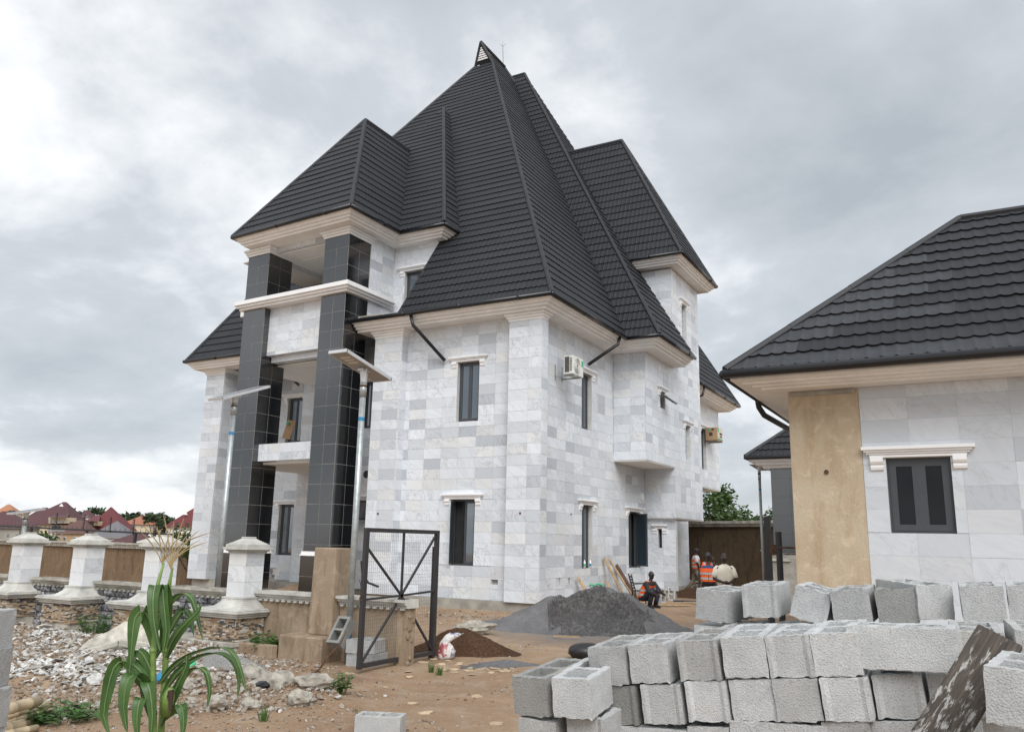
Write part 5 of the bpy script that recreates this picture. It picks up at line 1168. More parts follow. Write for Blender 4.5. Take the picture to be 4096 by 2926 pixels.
    def torso(m,o,zlo,zhi,flare=0):
        R_=[]
        for i in range(9):
            t=i/8; c=pel+(nk-pel)*t; w=(.165+.045*math.sin(min(1,t*1.15)*2.2))*(1 if t<.82 else 1-(t-.82)*2.6)+o; d=(.118+.02*math.sin(t*2.6))*(1 if t<.85 else 1-(t-.85)*2.2)+o
            if t<.25: w+=flare*(.25-t)
            if zlo<=t<=zhi: R_.append(((c.x,c.y,c.z),w,d))
        loft(m,R_)
    for name,mat,kind in cloth:
        m=MB()
        if kind=='shirt':
            torso(m,.012,0,1)
            for sd in 'LR':
                a,b=g('sh'+sd),g('el'+sd); m.tube([che+(a-che)*.6+V3(0,0,.03),a+V3(0,0,.004),a+(b-a)*.35,a+(b-a)*.78],[.085,.085,.078,.082],12)
        elif kind=='tank': torso(m,.008,0,.93)
        elif kind=='gown':
            torso(m,-.008,0,1); loft(m,[((nk.x,nk.y,nk.z-.03),.085,.08),((nk.x,nk.y+.01,nk.z+.025),.068,.066)],14,False)
            for sd in 'LR':
                a,b=g('sh'+sd),g('el'+sd); m.tube([che+(a-che)*.45+V3(0,0,.05),a+V3(0,0,-.005),a+(b-a)*.12,a+(b-a)*.5,a+(b-a)*.86],[.05,.058,.066,.07,.078],12)
            loft(m,[((pel.x,pel.y,pel.z+.02),.185,.145),((pel.x,pel.y+.01,pel.z-.25),.20,.17),((pel.x,pel.y,.35),.17,.15),((pel.x,pel.y,.12),.16,.14)])
        elif kind=='long':
            torso(m,.012,0,1)
            for sd in 'LR':
                a,b,c_=g('sh'+sd),g('el'+sd),g('wr'+sd); m.tube([che+(a-che)*.6+V3(0,0,.03),a,b,c_],[.085,.08,.06,.045],12)
        elif kind=='trousers':
            loft(m,[((pel.x,pel.y,pel.z+.10),.165,.125),((pel.x,pel.y,pel.z),.18,.14),((pel.x,pel.y,pel.z-.08),.175,.135)])
            for sd in 'LR':
                a,b,c_=g('hp'+sd),g('kn'+sd),g('an'+sd); m.tube([pel+(a-pel)*.6,a+(b-a)*.12,b,b+(c_-b)*.5,c_+(b-c_)*.06],[.10,.108,.078,.07,.066],12)
        elif kind=='shoes':
            for sd in 'LR':
                a,b=g('an'+sd),g('to'+sd); m.tube([a+(a-b)*.35+V3(0,0,-.02),a+V3(0,0,-.015),a+(b-a)*.6,b+(b-a)*.12],[.035,.05,.046,.03],10)
        elif kind=='vest':
            R_=[]
            for i in range(2,8):
                t=.05+i/8*.78; c=pel+(nk-pel)*t; R_.append(((c.x,c.y,c.z),.205+.03*math.sin(t*2.4),.150+.012*math.sin(t*2.6)))
            c=pel+(nk-pel)*.0; R_=[((c.x,c.y,c.z+.02),.205,.155)]+R_; loft(m,R_,20,False)
            for s in (-1,1):
                for fy in (.13,-.11): m.beam(che+V3(s*.135,fy,.02),shm+V3(s*.10,fy*.25,.075),.115,.022,(0,fy,.3))
        o=part(name,m,MAT[mat],sm=True)
        if kind=='vest':
            for t in (.20,.46):
                c=pel+(nk-pel)*t; s=MB(); w=.208+.03*math.sin(t*2.4); d=.153+.012*math.sin(t*2.6); loft(s,[((c.x,c.y,c.z-.028),w+.004,d+.004),((c.x,c.y,c.z+.028),w+.004,d+.004)],20,False); part('reflective_band',s,MAT['silver'],par=o)
            for s_ in (-1,1):
                s=MB(); s.beam(che+V3(s_*.125,.155,-.10),shm+V3(s_*.10,.045,.088),.045,.01,(0,1,.3)); part('reflective_strap',s,MAT['silver'],par=o)
            s=MB(); c=pel+(nk-pel)*.3; s.beam(c+V3(0,.158,-.12),c+V3(0,.166,.12),.014,.006,(0,1,0)); part('zip',s,MAT['darkcloth'],par=o)
    return P
base=dict(pelvis=(0,0,.94),chest=(0,-.01,1.26),neck=(0,0,1.45),shL=(-.185,0,1.39),shR=(.185,0,1.39),hpL=(-.09,0,.88),hpR=(.09,0,.88),knL=(-.10,.02,.49),knR=(.10,.02,.49),anL=(-.10,0,.075),anR=(.10,0,.075),toL=(-.11,.16,.035),toR=(.11,.16,.035),elL=(-.24,-.02,1.10),elR=(.24,-.02,1.10),wrL=(-.25,.05,.86),wrR=(.25,.05,.86),hdL=(0,.15,-1),hdR=(0,.15,-1),huL=(1,0,0),huR=(-1,0,0))
def toward(p,q): return math.atan2(-(q[0]-p[0]),q[1]-p[1])
pa=(-9.85,32.7,0); ja=dict(base); ja.update(knL=(-.09,-.12,.48),anL=(-.09,-.42,.12),toL=(-.1,-.30,.035),knR=(.09,.20,.50),anR=(.09,.30,.075),toR=(.1,.46,.035),elR=(.25,.05,1.12),wrR=(.22,.18,.90),elL=(-.24,-.10,1.11),wrL=(-.24,-.06,.87))
person('walking man in orange vest over white tee, khaki trousers and dark cap',pa,toward((0,0),(.9,.3)),1.74,ja,[('trousers','khaki','trousers'),('tee','tee','shirt'),('vest','hivis','vest'),('shoes','shoe','shoes')],cap='plain')
pb=(-6.33,22.13,0); jb=dict(base); jb.update(elR=(.25,-.03,1.12),wrR=(.27,.02,.87),elL=(-.27,.10,1.20),wrL=(-.13,.10,1.50),hdL=(.25,-.1,1),huL=(0,1,0))
person('man in orange vest over blue shirt holding one hand to his ear',pb,toward(pb,(-.6,0)),1.67,jb,[('trousers','darkcloth','trousers'),('tank_top','bluecloth','tank'),('vest','hivis','vest'),('shoes','darkcloth','shoes')],headturn=.1,cap='swoosh')
pc_=(-5.22,19.55,0); jc=dict(base); jc.update(elL=(-.25,.02,1.12),wrL=(-.05,.24,1.04),elR=(.25,.02,1.12),wrR=(.05,.25,1.06),hdL=(1,.3,.1),hdR=(-1,.3,.1),huL=(0,0,1),huR=(0,0,1))
person('bareheaded man in cream polo shirt with hands clasped before him',pc_,toward(pc_,(2.5,0)),1.69,jc,[('robe','cream_cloth','gown')],headturn=-.25)
ps=(-8.9,24.4,0); js=dict(base); js.update(pelvis=(0,-.10,.28),chest=(0,.10,.58),neck=(0,.16,.76),shL=(-.18,.13,.70),shR=(.18,.13,.70),hpL=(-.09,-.06,.26),hpR=(.09,-.06,.26),knL=(-.14,.36,.52),knR=(.14,.36,.52),anL=(-.13,.22,.08),anR=(.13,.22,.08),toL=(-.14,.38,.035),toR=(.14,.38,.035),elL=(-.24,.30,.48),elR=(.24,.30,.48),wrL=(-.14,.48,.44),wrR=(.16,.50,.40),hdL=(.3,1,-.4),hdR=(-.2,1,-.4))
person('crouching man in orange vest and dark cap behind the grey heap',ps,toward((0,0),(.93,-.36)),1.75,js,[('trousers','navy','trousers'),('jacket','darkcloth','long'),('vest','hivis','vest'),('shoes','darkcloth','shoes')],headturn=-.3,cap='plain')
# plastic chair behind him
ch=thing('plastic_chair',(-9.55,25.6,0),'black plastic garden chair against the marble wall','chair',rz=-1.0)
def lp(name,m,mat,par,bev=.008): 
    o=link(bpy.data.objects.new(name,m.mesh(name,mat))); o.parent=par
    if bev: b=o.modifiers.new('b','BEVEL'); b.width=bev; b.segments=2
    return o
m=MB(); m.box(-.24,.24,-.22,.22,.40,.43); lp('seat',m,MAT['black_plastic'],ch)
for i in range(5):
    m=MB(); m.beam((-.21,-.22-.02*i,.50+.085*i),(.21,-.22-.02*i,.50+.085*i),.02,.055); lp('back_slat',m,MAT['black_plastic'],ch)
for s in (-1,1):
    m=MB(); m.beam((s*.23,-.20,.42),(s*.22,-.33,.93),.045,.03); lp('back_post',m,MAT['black_plastic'],ch)
    m=MB(); m.beam((s*.27,-.24,.63),(s*.27,.22,.65),.05,.025); m.beam((s*.26,.21,.42),(s*.27,.21,.65),.04,.03); lp('armrest',m,MAT['black_plastic'],ch)
    for y in (-.2,.2): m=MB(); m.beam((s*.22,y,.41),(s*.26,y*1.2,0),.045,.035); lp('leg',m,MAT['black_plastic'],ch)
# timber leaning on the side wall
for (a,b,w,mt,lab) in (((-9.95,23.05,.0),(-10.5,22.9,.86),.16,'wood','short pale board leaning on the wall, half behind the grey heap'),((-9.9,25.45,.0),(-10.52,24.95,1.42),.13,'wood','tall pale plank leaning on the wall by the window'),((-9.85,26.1,.0),(-10.5,25.3,1.38),.10,'wood','slanting pale plank crossing the tall one against the wall'),((-9.9,26.45,0),(-10.5,25.95,1.18),.22,'wood_dark','wide dark board leaning on the wall beside the crouching man'),((-9.95,25.0,0),(-10.5,25.05,.7),.10,'wood','short pale offcut leaning under the crossed planks')):
    m=MB(); m.beam(a,b,w,.03,(1,0,.4)); tag(obj('leaning_board',m,MAT[mt],at=a),lab,'board','boards leaning on the side wall')
# bottles on the sill
for y,col,lab in ((23.62,'print_green','clear bottle with green label on the lower side window sill'),(24.05,'blue','water bottle with blue label on the lower side window sill')):
    bt=thing('water_bottle',(-10.60,y,1.12),lab,'bottle'); m=MB(); m.lathe([(0,0),(.034,0),(.034,.15),(.03,.18),(.014,.21),(.014,.235),(0,.235)],(-10.60,y,1.12),10); obj('bottle_body',m,MAT['white_paint'],bt,smooth=True); m=MB(); m.lathe([(.0345,.05),(.036,.05),(.036,.12),(.0345,.12)],(-10.60,y,1.12),10); obj('bottle_label',m,MAT[col],bt)
# rebar coil, pipe, mound near the far corner
m=MB()
for i in range(16):
    r0=.62+R.uniform(-.05,.05); zz=.18+i*.035; c=(-10.0+R.uniform(-.04,.04),34.6+R.uniform(-.04,.04)); m.tube([(c[0]+r0*math.cos(t*.3927),c[1]+r0*math.sin(t*.3927),zz+.05*math.sin(t*.3927+i)) for t in range(17)],.016,5,False)
tag(obj('rebar_coil',m,MAT['rust'],at=(-10,34.6,0)),'rusty coil of steel bar behind the walking man','steel coil')
heap('earth_mound','low brown earth mound at the far house corner','earth mound',(-9.4,31.2),(1,0),1.2,1.5,1.5,.34,MAT['soil'],seed=31,n=30)
m=MB(); m.tube([(-9.1,27.5,.04),(-7.9,27.9,.04),(-6.5,28.0,.04)],.03,7); tag(obj('black_pipe',m,MAT['black_plastic'],at=(-9.1,27.5,0)),'black plastic pipe lying on the ground near the workers','pipe')
for p,q,lab in (((-9.0,25.2,.03),(-8.0,25.9,.03),'pale board lying flat right of the crouching man'),((-8.6,27.0,.03),(-7.8,27.3,.05),'short board lying flat near the black pipe')):
    m=MB(); m.beam(p,q,.18,.03); tag(obj('board',m,MAT['wood'],at=p),lab,'board')
for y in (23.95,24.5):
    m=MB(); m.tube([(-10.58,y,.62),(-10.40,y+.02,.60),(-10.33,y+.03,.48)],.03,7); tag(obj('drain_stub',m,MAT['print_green'],at=(-10.5,y,.5)),'green pipe stub low on the side wall, '+('nearer the corner' if y<24.2 else 'nearer the leaning planks'),'pipe stub')
# ================================================================ AIR CONDITIONER AND BOXED UNIT
ac=thing('air_conditioner',(-10.1,21.7,6.6),'white air conditioner unit on a bracket beside the upper side window','air conditioner')
m=MB(); m.box(-10.24,-9.94,21.30,22.04,6.70,7.26); obj('casing',m,MAT['ac'],ac,bevel=.012)
m=MB(); m.box(-10.20,-10.06,21.292,21.299,6.76,7.22); obj('coil_grille',m,MAT['ac_dark'],ac)
m=MB()
for i in range(9): m.box(-10.04,-9.97,21.292,21.299,6.80+i*.045,6.82+i*.045)
obj('side_vents',m,MAT['ac_dark'],ac)
m=MB(); cy,cz=21.60,6.98
for r in [.05+.026*i for i in range(8)]: m.tube([(-9.932,cy+r*math.cos(t*.349),cz+r*math.sin(t*.349)) for t in range(19)],.006,4,False)
for t in range(14): a_=t*.449; m.tube([(-9.932,cy+.04*math.cos(a_),cz+.04*math.sin(a_)),(-9.932,cy+.23*math.cos(a_+.7),cz+.23*math.sin(a_+.7))],.004,4)
obj('fan_grille',m,MAT['ac'],ac); m=MB(); m.add([(-9.938,cy+.235*math.cos(t*.349),cz+.235*math.sin(t*.349)) for t in range(18)],[tuple(range(18))]); obj('fan_opening',m,MAT['ac_dark'],ac)
m=MB(); m.box(-9.937,-9.933,21.90,22.03,7.02,7.20); obj('label_sticker',m,MAT['print_green'],ac)
def bracket(par,y0,y1,z,x1):
    for y in (y0,y1): m=MB(); m.box(-10.58,x1,y-.02,y+.02,z-.04,z); m.box(-10.6,-10.56,y-.02,y+.02,z-.1,z+.35); obj('bracket_arm',m,MAT['galv'],par)
bracket(ac,21.42,21.9,6.70,-9.92)
bx_=thing('boxed_unit',(-10.2,37.4,6.5),'brown cardboard box on a wall bracket at the rear upper window','cardboard box')
m=MB(); m.box(-10.52,-9.98,36.95,37.85,6.58,7.16); obj('carton',m,MAT['cardboard'],bx_); m=MB(); m.box(-9.978,-9.972,36.97,37.83,6.62,7.14); obj('printed_side',m,MAT['carton_pale'],bx_)
m=MB(); m.box(-10.42,-10.30,36.943,36.948,7.02,7.12); m.box(-9.971,-9.968,37.0,37.2,6.95,7.12); m.box(-9.971,-9.968,36.98,37.8,6.63,6.68); obj('green_print',m,MAT['print_green'],bx_)
for q in ((-10.24,-10.14,36.943,36.948,7.02,7.12),(-10.36,-10.2,36.943,36.948,6.78,6.94),(-9.971,-9.968,37.3,37.75,6.86,6.95),(-9.971,-9.968,37.3,37.7,6.74,6.81)): obj('dark_print',MB().box(*q),MAT['print_dark'],bx_)
bracket(bx_,37.1,37.7,6.57,-9.95)
cdb=thing('cardboard_sheet',(-22.6,23.4,5.4),'cardboard flap propped in the portico balcony window','cardboard'); m=MB(); m.beam((-23.35,23.55,5.62),(-23.22,23.66,6.35),.42,.02,(0,-1,0)); obj('sheet',m,MAT['cardboard'],cdb); m=MB(); m.beam((-23.33,23.53,6.16),(-23.31,23.55,6.28),.12,.021,(0,-1,0)); obj('green_print',m,MAT['print_green'],cdb)
m=MB(); m.tube([(-8.78,10.74,1.50),(-8.76,10.76,1.30),(-8.66,10.8,1.16),(-8.52,10.9,1.10)],.018,6); m.tube([(-8.78,10.74,1.45),(-8.72,10.75,1.2),(-8.76,10.75,1.08),(-8.80,10.75,1.2)],.008,5); tag(obj('cable_stub',m,MAT['black_plastic'],at=(-8.75,10.75,1.2)),'black cable end coming up behind the tan wall by the gate','cable')
# ================================================================ MAIZE AND WEEDS
def leafmat(name,c1,c2,rib,st=30):
    m,n,b=newmat(name); B=NB(n); P=B.pos(); c=B.ramp(B.noise(P,9,4,.6).outputs[0],[(.35,c2),(.65,c1)])
    c=B.mix(B.ramp(B.noise(B.n('ShaderNodeMapping',{'Vector':P,'Scale':(60,60,5)}).outputs[0],1,3,.6).outputs[0],[(.5,0),(.7,.3)]),c,rib)
    B.l(c,b.inputs['Base Color']); b.inputs['Roughness'].default_value=.42; b.inputs['Specular IOR Level'].default_value=.45
    t=n.nodes.new('ShaderNodeBsdfTranslucent'); B.l(c,t.inputs[0]); mx_=n.nodes.new('ShaderNodeMixShader'); mx_.inputs[0].default_value=.22; B.l(b.outputs[0],mx_.inputs[1]); B.l(t.outputs[0],mx_.inputs[2]); B.l(mx_.outputs[0],n.nodes['Material Output'].inputs[0]); return m
MAT['maize']=leafmat('maize leaf',(.072,.145,.034),(.04,.095,.024),(.11,.19,.06)); MAT['midrib']=simple('leaf midrib',(.13,.20,.075),.5,var=.1); MAT['stalk']=simple('maize stalk',(.16,.25,.06),.5,var=.2,scale=20); MAT['tassel']=simple('dry tassel',(.34,.25,.12),.8,var=.2); MAT['silk']=simple('dark silk',(.05,.02,.015),.8); MAT['weed']=leafmat('weed leaf',(.075,.17,.035),(.05,.12,.025),(.12,.22,.06))
mz=thing('maize_plant',(-3.43,2.63,0),'green maize plant with dry tassel standing before the fence','maize plant')
O0=Vector((-3.43,2.63,0)); rx_=Vector((.8714,.4905,0)); ry_=Vector((-.4905,.8714,0))
def L(x,y,d=0):
    v=CR*((x-2048)/3272)+CU*(-(y-1463)/3272)+CF; return CAM+v*(((O0-CAM).dot(ry_)+d)/v.dot(ry_))
def spline(P,n=14):
    out=[];k=len(P)
    for i in range(k-1):
        a,b,c,d=P[max(i-1,0)],P[i],P[i+1],P[min(i+2,k-1)]
        for j in range(n//(k-1)+2):
            t=j/(n//(k-1)+2); out.append(.5*((2*b)+(c-a)*t+(2*a-5*b+4*c-d)*t*t+(-a+3*b-3*c+d)*t**3))
    return out+[P[-1]]
def leaf(pts,w,side):
    "side: direction the blade's width points at (turns edge-on or flat)"
    C=spline([L(*p) for p in pts]); n=len(C); m=MB(); vs=[]; rb=MB()
    for i,c in enumerate(C):
        t=i/(n-1); ww=.72*w*(min(1,.35+t*3.2))*(1-t**3.0)**.9+.001; d=(C[min(i+1,n-1)]-C[max(i-1,0)]).normalized()
        s=Vector(side); s=(s-d*s.dot(d)).normalized(); nn=d.cross(s); wav=.12*math.sin(t*14+w*90)
        for q in (-1,-.5,0,.5,1): vs.append(c+s*q*ww+nn*(abs(q)*.22+q*wav*.5)*ww)
    m.add(vs,[(i*5+j,i*5+j+1,(i+1)*5+j+1,(i+1)*5+j) for i in range(n-1) for j in range(4)]); o=obj('leaf',m,MAT['maize'],mz,smooth=True)
    rb.tube([Vector(c)+ (Vector(CAM)-c).normalized()*.003 for c in C[::2]],[.0045*(1-i/len(C[::2]))+.0012 for i in range(len(C[::2]))],5); obj('midrib',rb,MAT['midrib'],o)
HR=tuple(rx_); HD=tuple(ry_); HM=tuple((rx_*.8+ry_*.6)); HN=tuple((rx_*.85-ry_*.5))
stalks=[[(615,2990,.0),(612,2800,.0),(612,2600,.0),(625,2440,.0),(632,2330,.0),(655,2250,.02)],[(640,2990,.08),(652,2800,.08),(665,2600,.08),(672,2440,.08),(678,2330,.08),(690,2270,.07)]]
for st in stalks:
    m=MB(); C=[O0+ (L(*st[0])-O0)*Vector((1,1,0)) if False else Vector((L(*st[0]).x,L(*st[0]).y,0))]+[L(*p) for p in st]; m.tube(C,[.016,.016,.015,.0135,.012,.009,.005],9); obj('stalk',m,MAT['stalk'],mz,smooth=True)
    for p in st[1:4]: m=MB(); q=L(*p); m.tube([q-Vector((0,0,.012)),q,q+Vector((0,0,.012))],[.014,.018,.014],9); obj('node',m,MAT['stalk'],mz)
leaves=[([(622,2600,0),(600,2480,-.02),(570,2445,-.05),(540,2470,-.07),(528,2560,-.08),(520,2670,-.08)],.050,HM),
 ([(628,2420,0),(632,2370,-.03),(622,2340,-.06),(612,2400,-.09),(618,2500,-.10),(640,2600,-.10)],.042,HR),
 ([(675,2480,.06),(668,2400,.02),(650,2340,-.02),(655,2420,-.05),(665,2520,-.06),(650,2620,-.06)],.036,HR),
 ([(660,2640,.08),(690,2560,.04),(735,2500,.0),(785,2450,-.02),(806,2410,-.02)],.036,HN),
 ([(680,2420,.08),(710,2385,.06),(745,2375,.05),(770,2400,.05),(790,2470,.05),(812,2560,.05)],.024,HM),
 ([(610,2760,0),(560,2680,-.03),(500,2640,-.05),(455,2670,-.07),(430,2760,-.08),(415,2860,-.08),(440,2940,-.08)],.046,HM),
 ([(612,2800,0),(570,2730,-.05),(530,2700,-.09),(505,2740,-.12),(495,2830,-.13),(510,2930,-.13)],.050,HR),
 ([(640,2730,.06),(690,2670,.04),(760,2620,.02),(850,2590,.0),(920,2600,-.02),(960,2670,-.03),(985,2770,-.03)],.026,HM),
 ([(650,2780,.07),(700,2700,.05),(770,2640,.04),(860,2610,.04),(930,2640,.04),(955,2710,.05),(950,2790,.05)],.027,HM),
 ([(655,2850,.06),(700,2770,.03),(740,2700,.0),(790,2670,-.02),(825,2690,-.03),(838,2760,-.03),(828,2830,-.03)],.026,HM),
 ([(640,2900,.05),(680,2800,.02),(720,2720,-.01),(745,2660,-.03),(745,2620,-.03)],.040,HN),
 ([(615,2900,0),(590,2790,-.03),(585,2730,-.06),(600,2760,-.09),(610,2860,-.10),(600,2960,-.10)],.045,HR),
 ([(612,2700,.0),(575,2620,-.02),(540,2600,-.03),(520,2660,-.05),(512,2760,-.05)],.034,HM),
 ([(660,2560,.08),(700,2480,.10),(735,2440,.12),(762,2470,.13),(775,2540,.13)],.026,HM),
 ([(618,2860,.0),(585,2800,-.06),(560,2800,-.10),(548,2870,-.12),(552,2960,-.12)],.044,HR),
 ([(648,2880,.06),(690,2830,.02),(722,2820,-.02),(735,2870,-.04),(728,2960,-.05)],.040,HR),
 ([(625,2520,.0),(640,2470,.05),(655,2460,.09),(650,2560,.12),(620,2640,.12)],.034,HM)]
for l in leaves: leaf(*l)
for k,(bx0,by0,nb) in enumerate(((652,2262,5),(688,2285,9))):
    for i in range(nb):
        t=(i/(nb-1)-.35)*1.0; ln=R.uniform(150,250); m=MB(); ca=math.sin(t*1.25); P=[L(bx0,by0-4*i,.03)]
        for j in range(1,8): f_=j/7; P.append(L(bx0+ca*ln*f_*(.7+.5*f_),by0-4*i-math.cos(t*1.1)*ln*f_*(1-.25*f_*abs(t)*1.8),.03+.08*t*f_))
        m.tube(P,[.002]+[.0024+.0008*(j%2) for j in range(1,7)]+[.001],5); obj('tassel_branch',m,MAT['tassel'],mz)
m=MB(); m.tube([L(660,2860,-.03),L(672,2790,-.04),L(684,2750,-.05)],[.02,.03,.012],8); obj('cob_husk',m,MAT['stalk'],mz,smooth=True); m=MB(); m.tube([L(676,2785,-.07),L(684,2760,-.08),L(680,2845,-.09)],[.01,.014,.006],7); obj('silk',m,MAT['silk'],mz)
def weed(label,c,r,h,n,lw,seed,grass=False):
    rn=random.Random(seed); w=thing('grass_tuft' if grass else 'weed',(c[0],c[1],gz(*c)),label,'grass' if grass else 'weed'); m=MB(); z0=gz(*c)+(c[2] if len(c)>2 else 0)
    for i in range(n):
        a=rn.uniform(0,6.3); q=r*math.sqrt(rn.random()); b=Vector((c[0]+q*math.cos(a)*.5,c[1]+q*math.sin(a)*.5,z0)); tip=Vector((c[0]+q*math.cos(a),c[1]+q*math.sin(a),z0+h*rn.uniform(.35,1)))
        if grass:
            s=Vector((math.sin(a),-math.cos(a),0))*lw; mid=(b+tip)/2+Vector((0,0,h*.12)); m.add([b-s,b+s,mid+s*.7,mid-s*.7,tip],[(0,1,2,3),(3,2,4)])
        else:
            for k in range(5):
                p=b+(tip-b)*(.35+.16*k); d=Vector((math.cos(a+k*2.4),math.sin(a+k*2.4),rn.uniform(-.2,.5))).normalized(); s=d.cross(Vector((0,0,1))).normalized()*lw*.5; l_=lw*rn.uniform(1.2,2.0); m.add([p,p+d*l_*.5+s+Vector((0,0,.006)),p+d*l_,p+d*l_*.5-s+Vector((0,0,.006))],[(0,1,2,3)])
            m.tube([b,tip],[.004,.002],4,False)
    tag(obj('foliage',m,MAT['weed'],w),kind='stuff')
weed('leafy weed clump at the foot of the dark stone fence bay',(-13.9,9.75),.42,.42,70,.055,1); weed('bright leafy weeds growing behind the planter kerb',(-10.1,10.2),.38,.32,60,.065,2); weed('wilting green plant on the bare ground right of the rubble',(-6.92,8.17),.17,.26,26,.05,3); weed('spreading weeds by the bamboo poles at the lower left',(-8.25,5.55),.45,.16,80,.05,4); weed('small weeds at the left pillar foot',(-16.9,9.5),.2,.2,20,.04,5)
for i,(x,y,r_,lab) in enumerate(((-5.66,7.04,.12,'grass tuft left of the single block at the bottom edge'),(-6.82,10.2,.09,'grass tuft below the mesh gate'),(-7.0,10.25,.08,'smaller grass tuft under the gate bottom rail'),(-6.55,6.6,.1,'thin grass tuft at the bottom edge of the bare ground'),(-7.5,6.35,.12,'grass tuft below the maize leaves'))): weed(lab,(x,y),r_,.17,46,.004,20+i,True)
# ================================================================ LEFT: far perimeter wall with rail, houses beyond
LW=thing('boundary_wall',(-40,26,-2),'long brown boundary wall with black rail and electric fence posts, left of the house','wall')
m=MB(); m.box(-75,-27.3,26,26.3,-3,1.2); obj('wall_face',m,MAT['plaster_wall'],LW); m=MB(); sweep(m,[(-75,26),(-27.3,26)],[(.2,1.44),(.2,1.36),(.14,1.34),(.12,1.26),(.05,1.24),(.05,1.18),(-.3,1.18),(-.3,1.44)]); 
for i in range(260): x=-75+i*.18; m.box(x,x+.1,25.86,25.94,1.19,1.25)
obj('coping',m,MAT['cast'],LW)
m=MB(); m.beam((-52,26.1,2.25),(-27.5,26.1,1.77),.07,.09); obj('rail',m,MAT['steel'],LW)
for x in (-49,-43.6,-38.9,-35.15,-31.7,-28.5):
    m=MB(); m.beam((x,26.1,1.4),(x,26.1,2.14-(x+45)*.019),.12,.12,(0,1,0)); obj('rail_post',m,MAT['steel'],LW)
for x,zt in ((-46.8,2.9),(-44.1,2.84),(-41.4,2.85),(-39.1,2.76),(-37,2.65),(-35.25,2.57),(-33.65,2.49),(-32.2,2.41),(-30.9,2.38)):
    m=MB(); m.tube([(x,26.05,zt-.75),(x,26.05,zt)],.022,5)
    for i in range(7): m.lathe([(0,0),(.05,0),(.05,.04),(0,.04)],(x,26.0,zt-.68+i*.1),6)
    obj('electric_post',m,MAT['black_plastic'],LW)
m=MB()
for i in range(60): x=-50+i*.38; m.beam((x,26.1,2.14-(x+45)*.019),(x,26.1,2.28-(x+45)*.019),.015,.015,(0,1,0))
tag(obj('rail_spikes',m,MAT['steel'],LW),kind='stuff')
def W3(x,y,d):
    p=CR*((x-2048)/3272)+CU*(-(y-1463)/3272)+CF; return CAM+p*d
def roofmat(name,c,dark=.6,sc=2.6):
    m,n,b=newmat(name); B=NB(n); P=B.pos(); w=B.n('ShaderNodeTexWave',{'Vector':P,'Scale':sc,'Distortion':.3},wave_type='BANDS',bands_direction='Z').outputs[1]
    col=B.mix(B.ramp(w,[(.1,.55),(.5,0)]),c,tuple(v*dark for v in c)); col=B.mix(B.ramp(B.noise(P,.8,4,.6).outputs[0],[(.35,0),(.7,.4)]),col,tuple(v*.72 for v in c)); B.l(col,b.inputs['Base Color']); b.inputs['Roughness'].default_value=.6; return m
RM=dict(red=roofmat('red brown roof',(.125,.035,.036)),maroon=roofmat('maroon roof',(.095,.038,.042)),crimson=roofmat('crimson roof',(.135,.022,.024)),brown=roofmat('brown roof',(.13,.065,.055)),orange=roofmat('orange roof',(.42,.19,.10)),copper=roofmat('copper roof',(.36,.14,.085)),grey=roofmat('grey roof',(.17,.165,.175)),cream=roofmat('cream sheet roof',(.52,.50,.44),.8),yellow=roofmat('yellow roof',(.50,.36,.18)))
WM=dict(cream=simple('cream wall',(.55,.48,.35),.8,var=.06,scale=.6),tan=simple('tan wall',(.42,.29,.17),.8,var=.08,scale=.6),grey=simple('unpainted wall',(.33,.31,.27),.8,var=.12,scale=.5),white=simple('white wall',(.66,.65,.62),.8,var=.04,scale=.5))
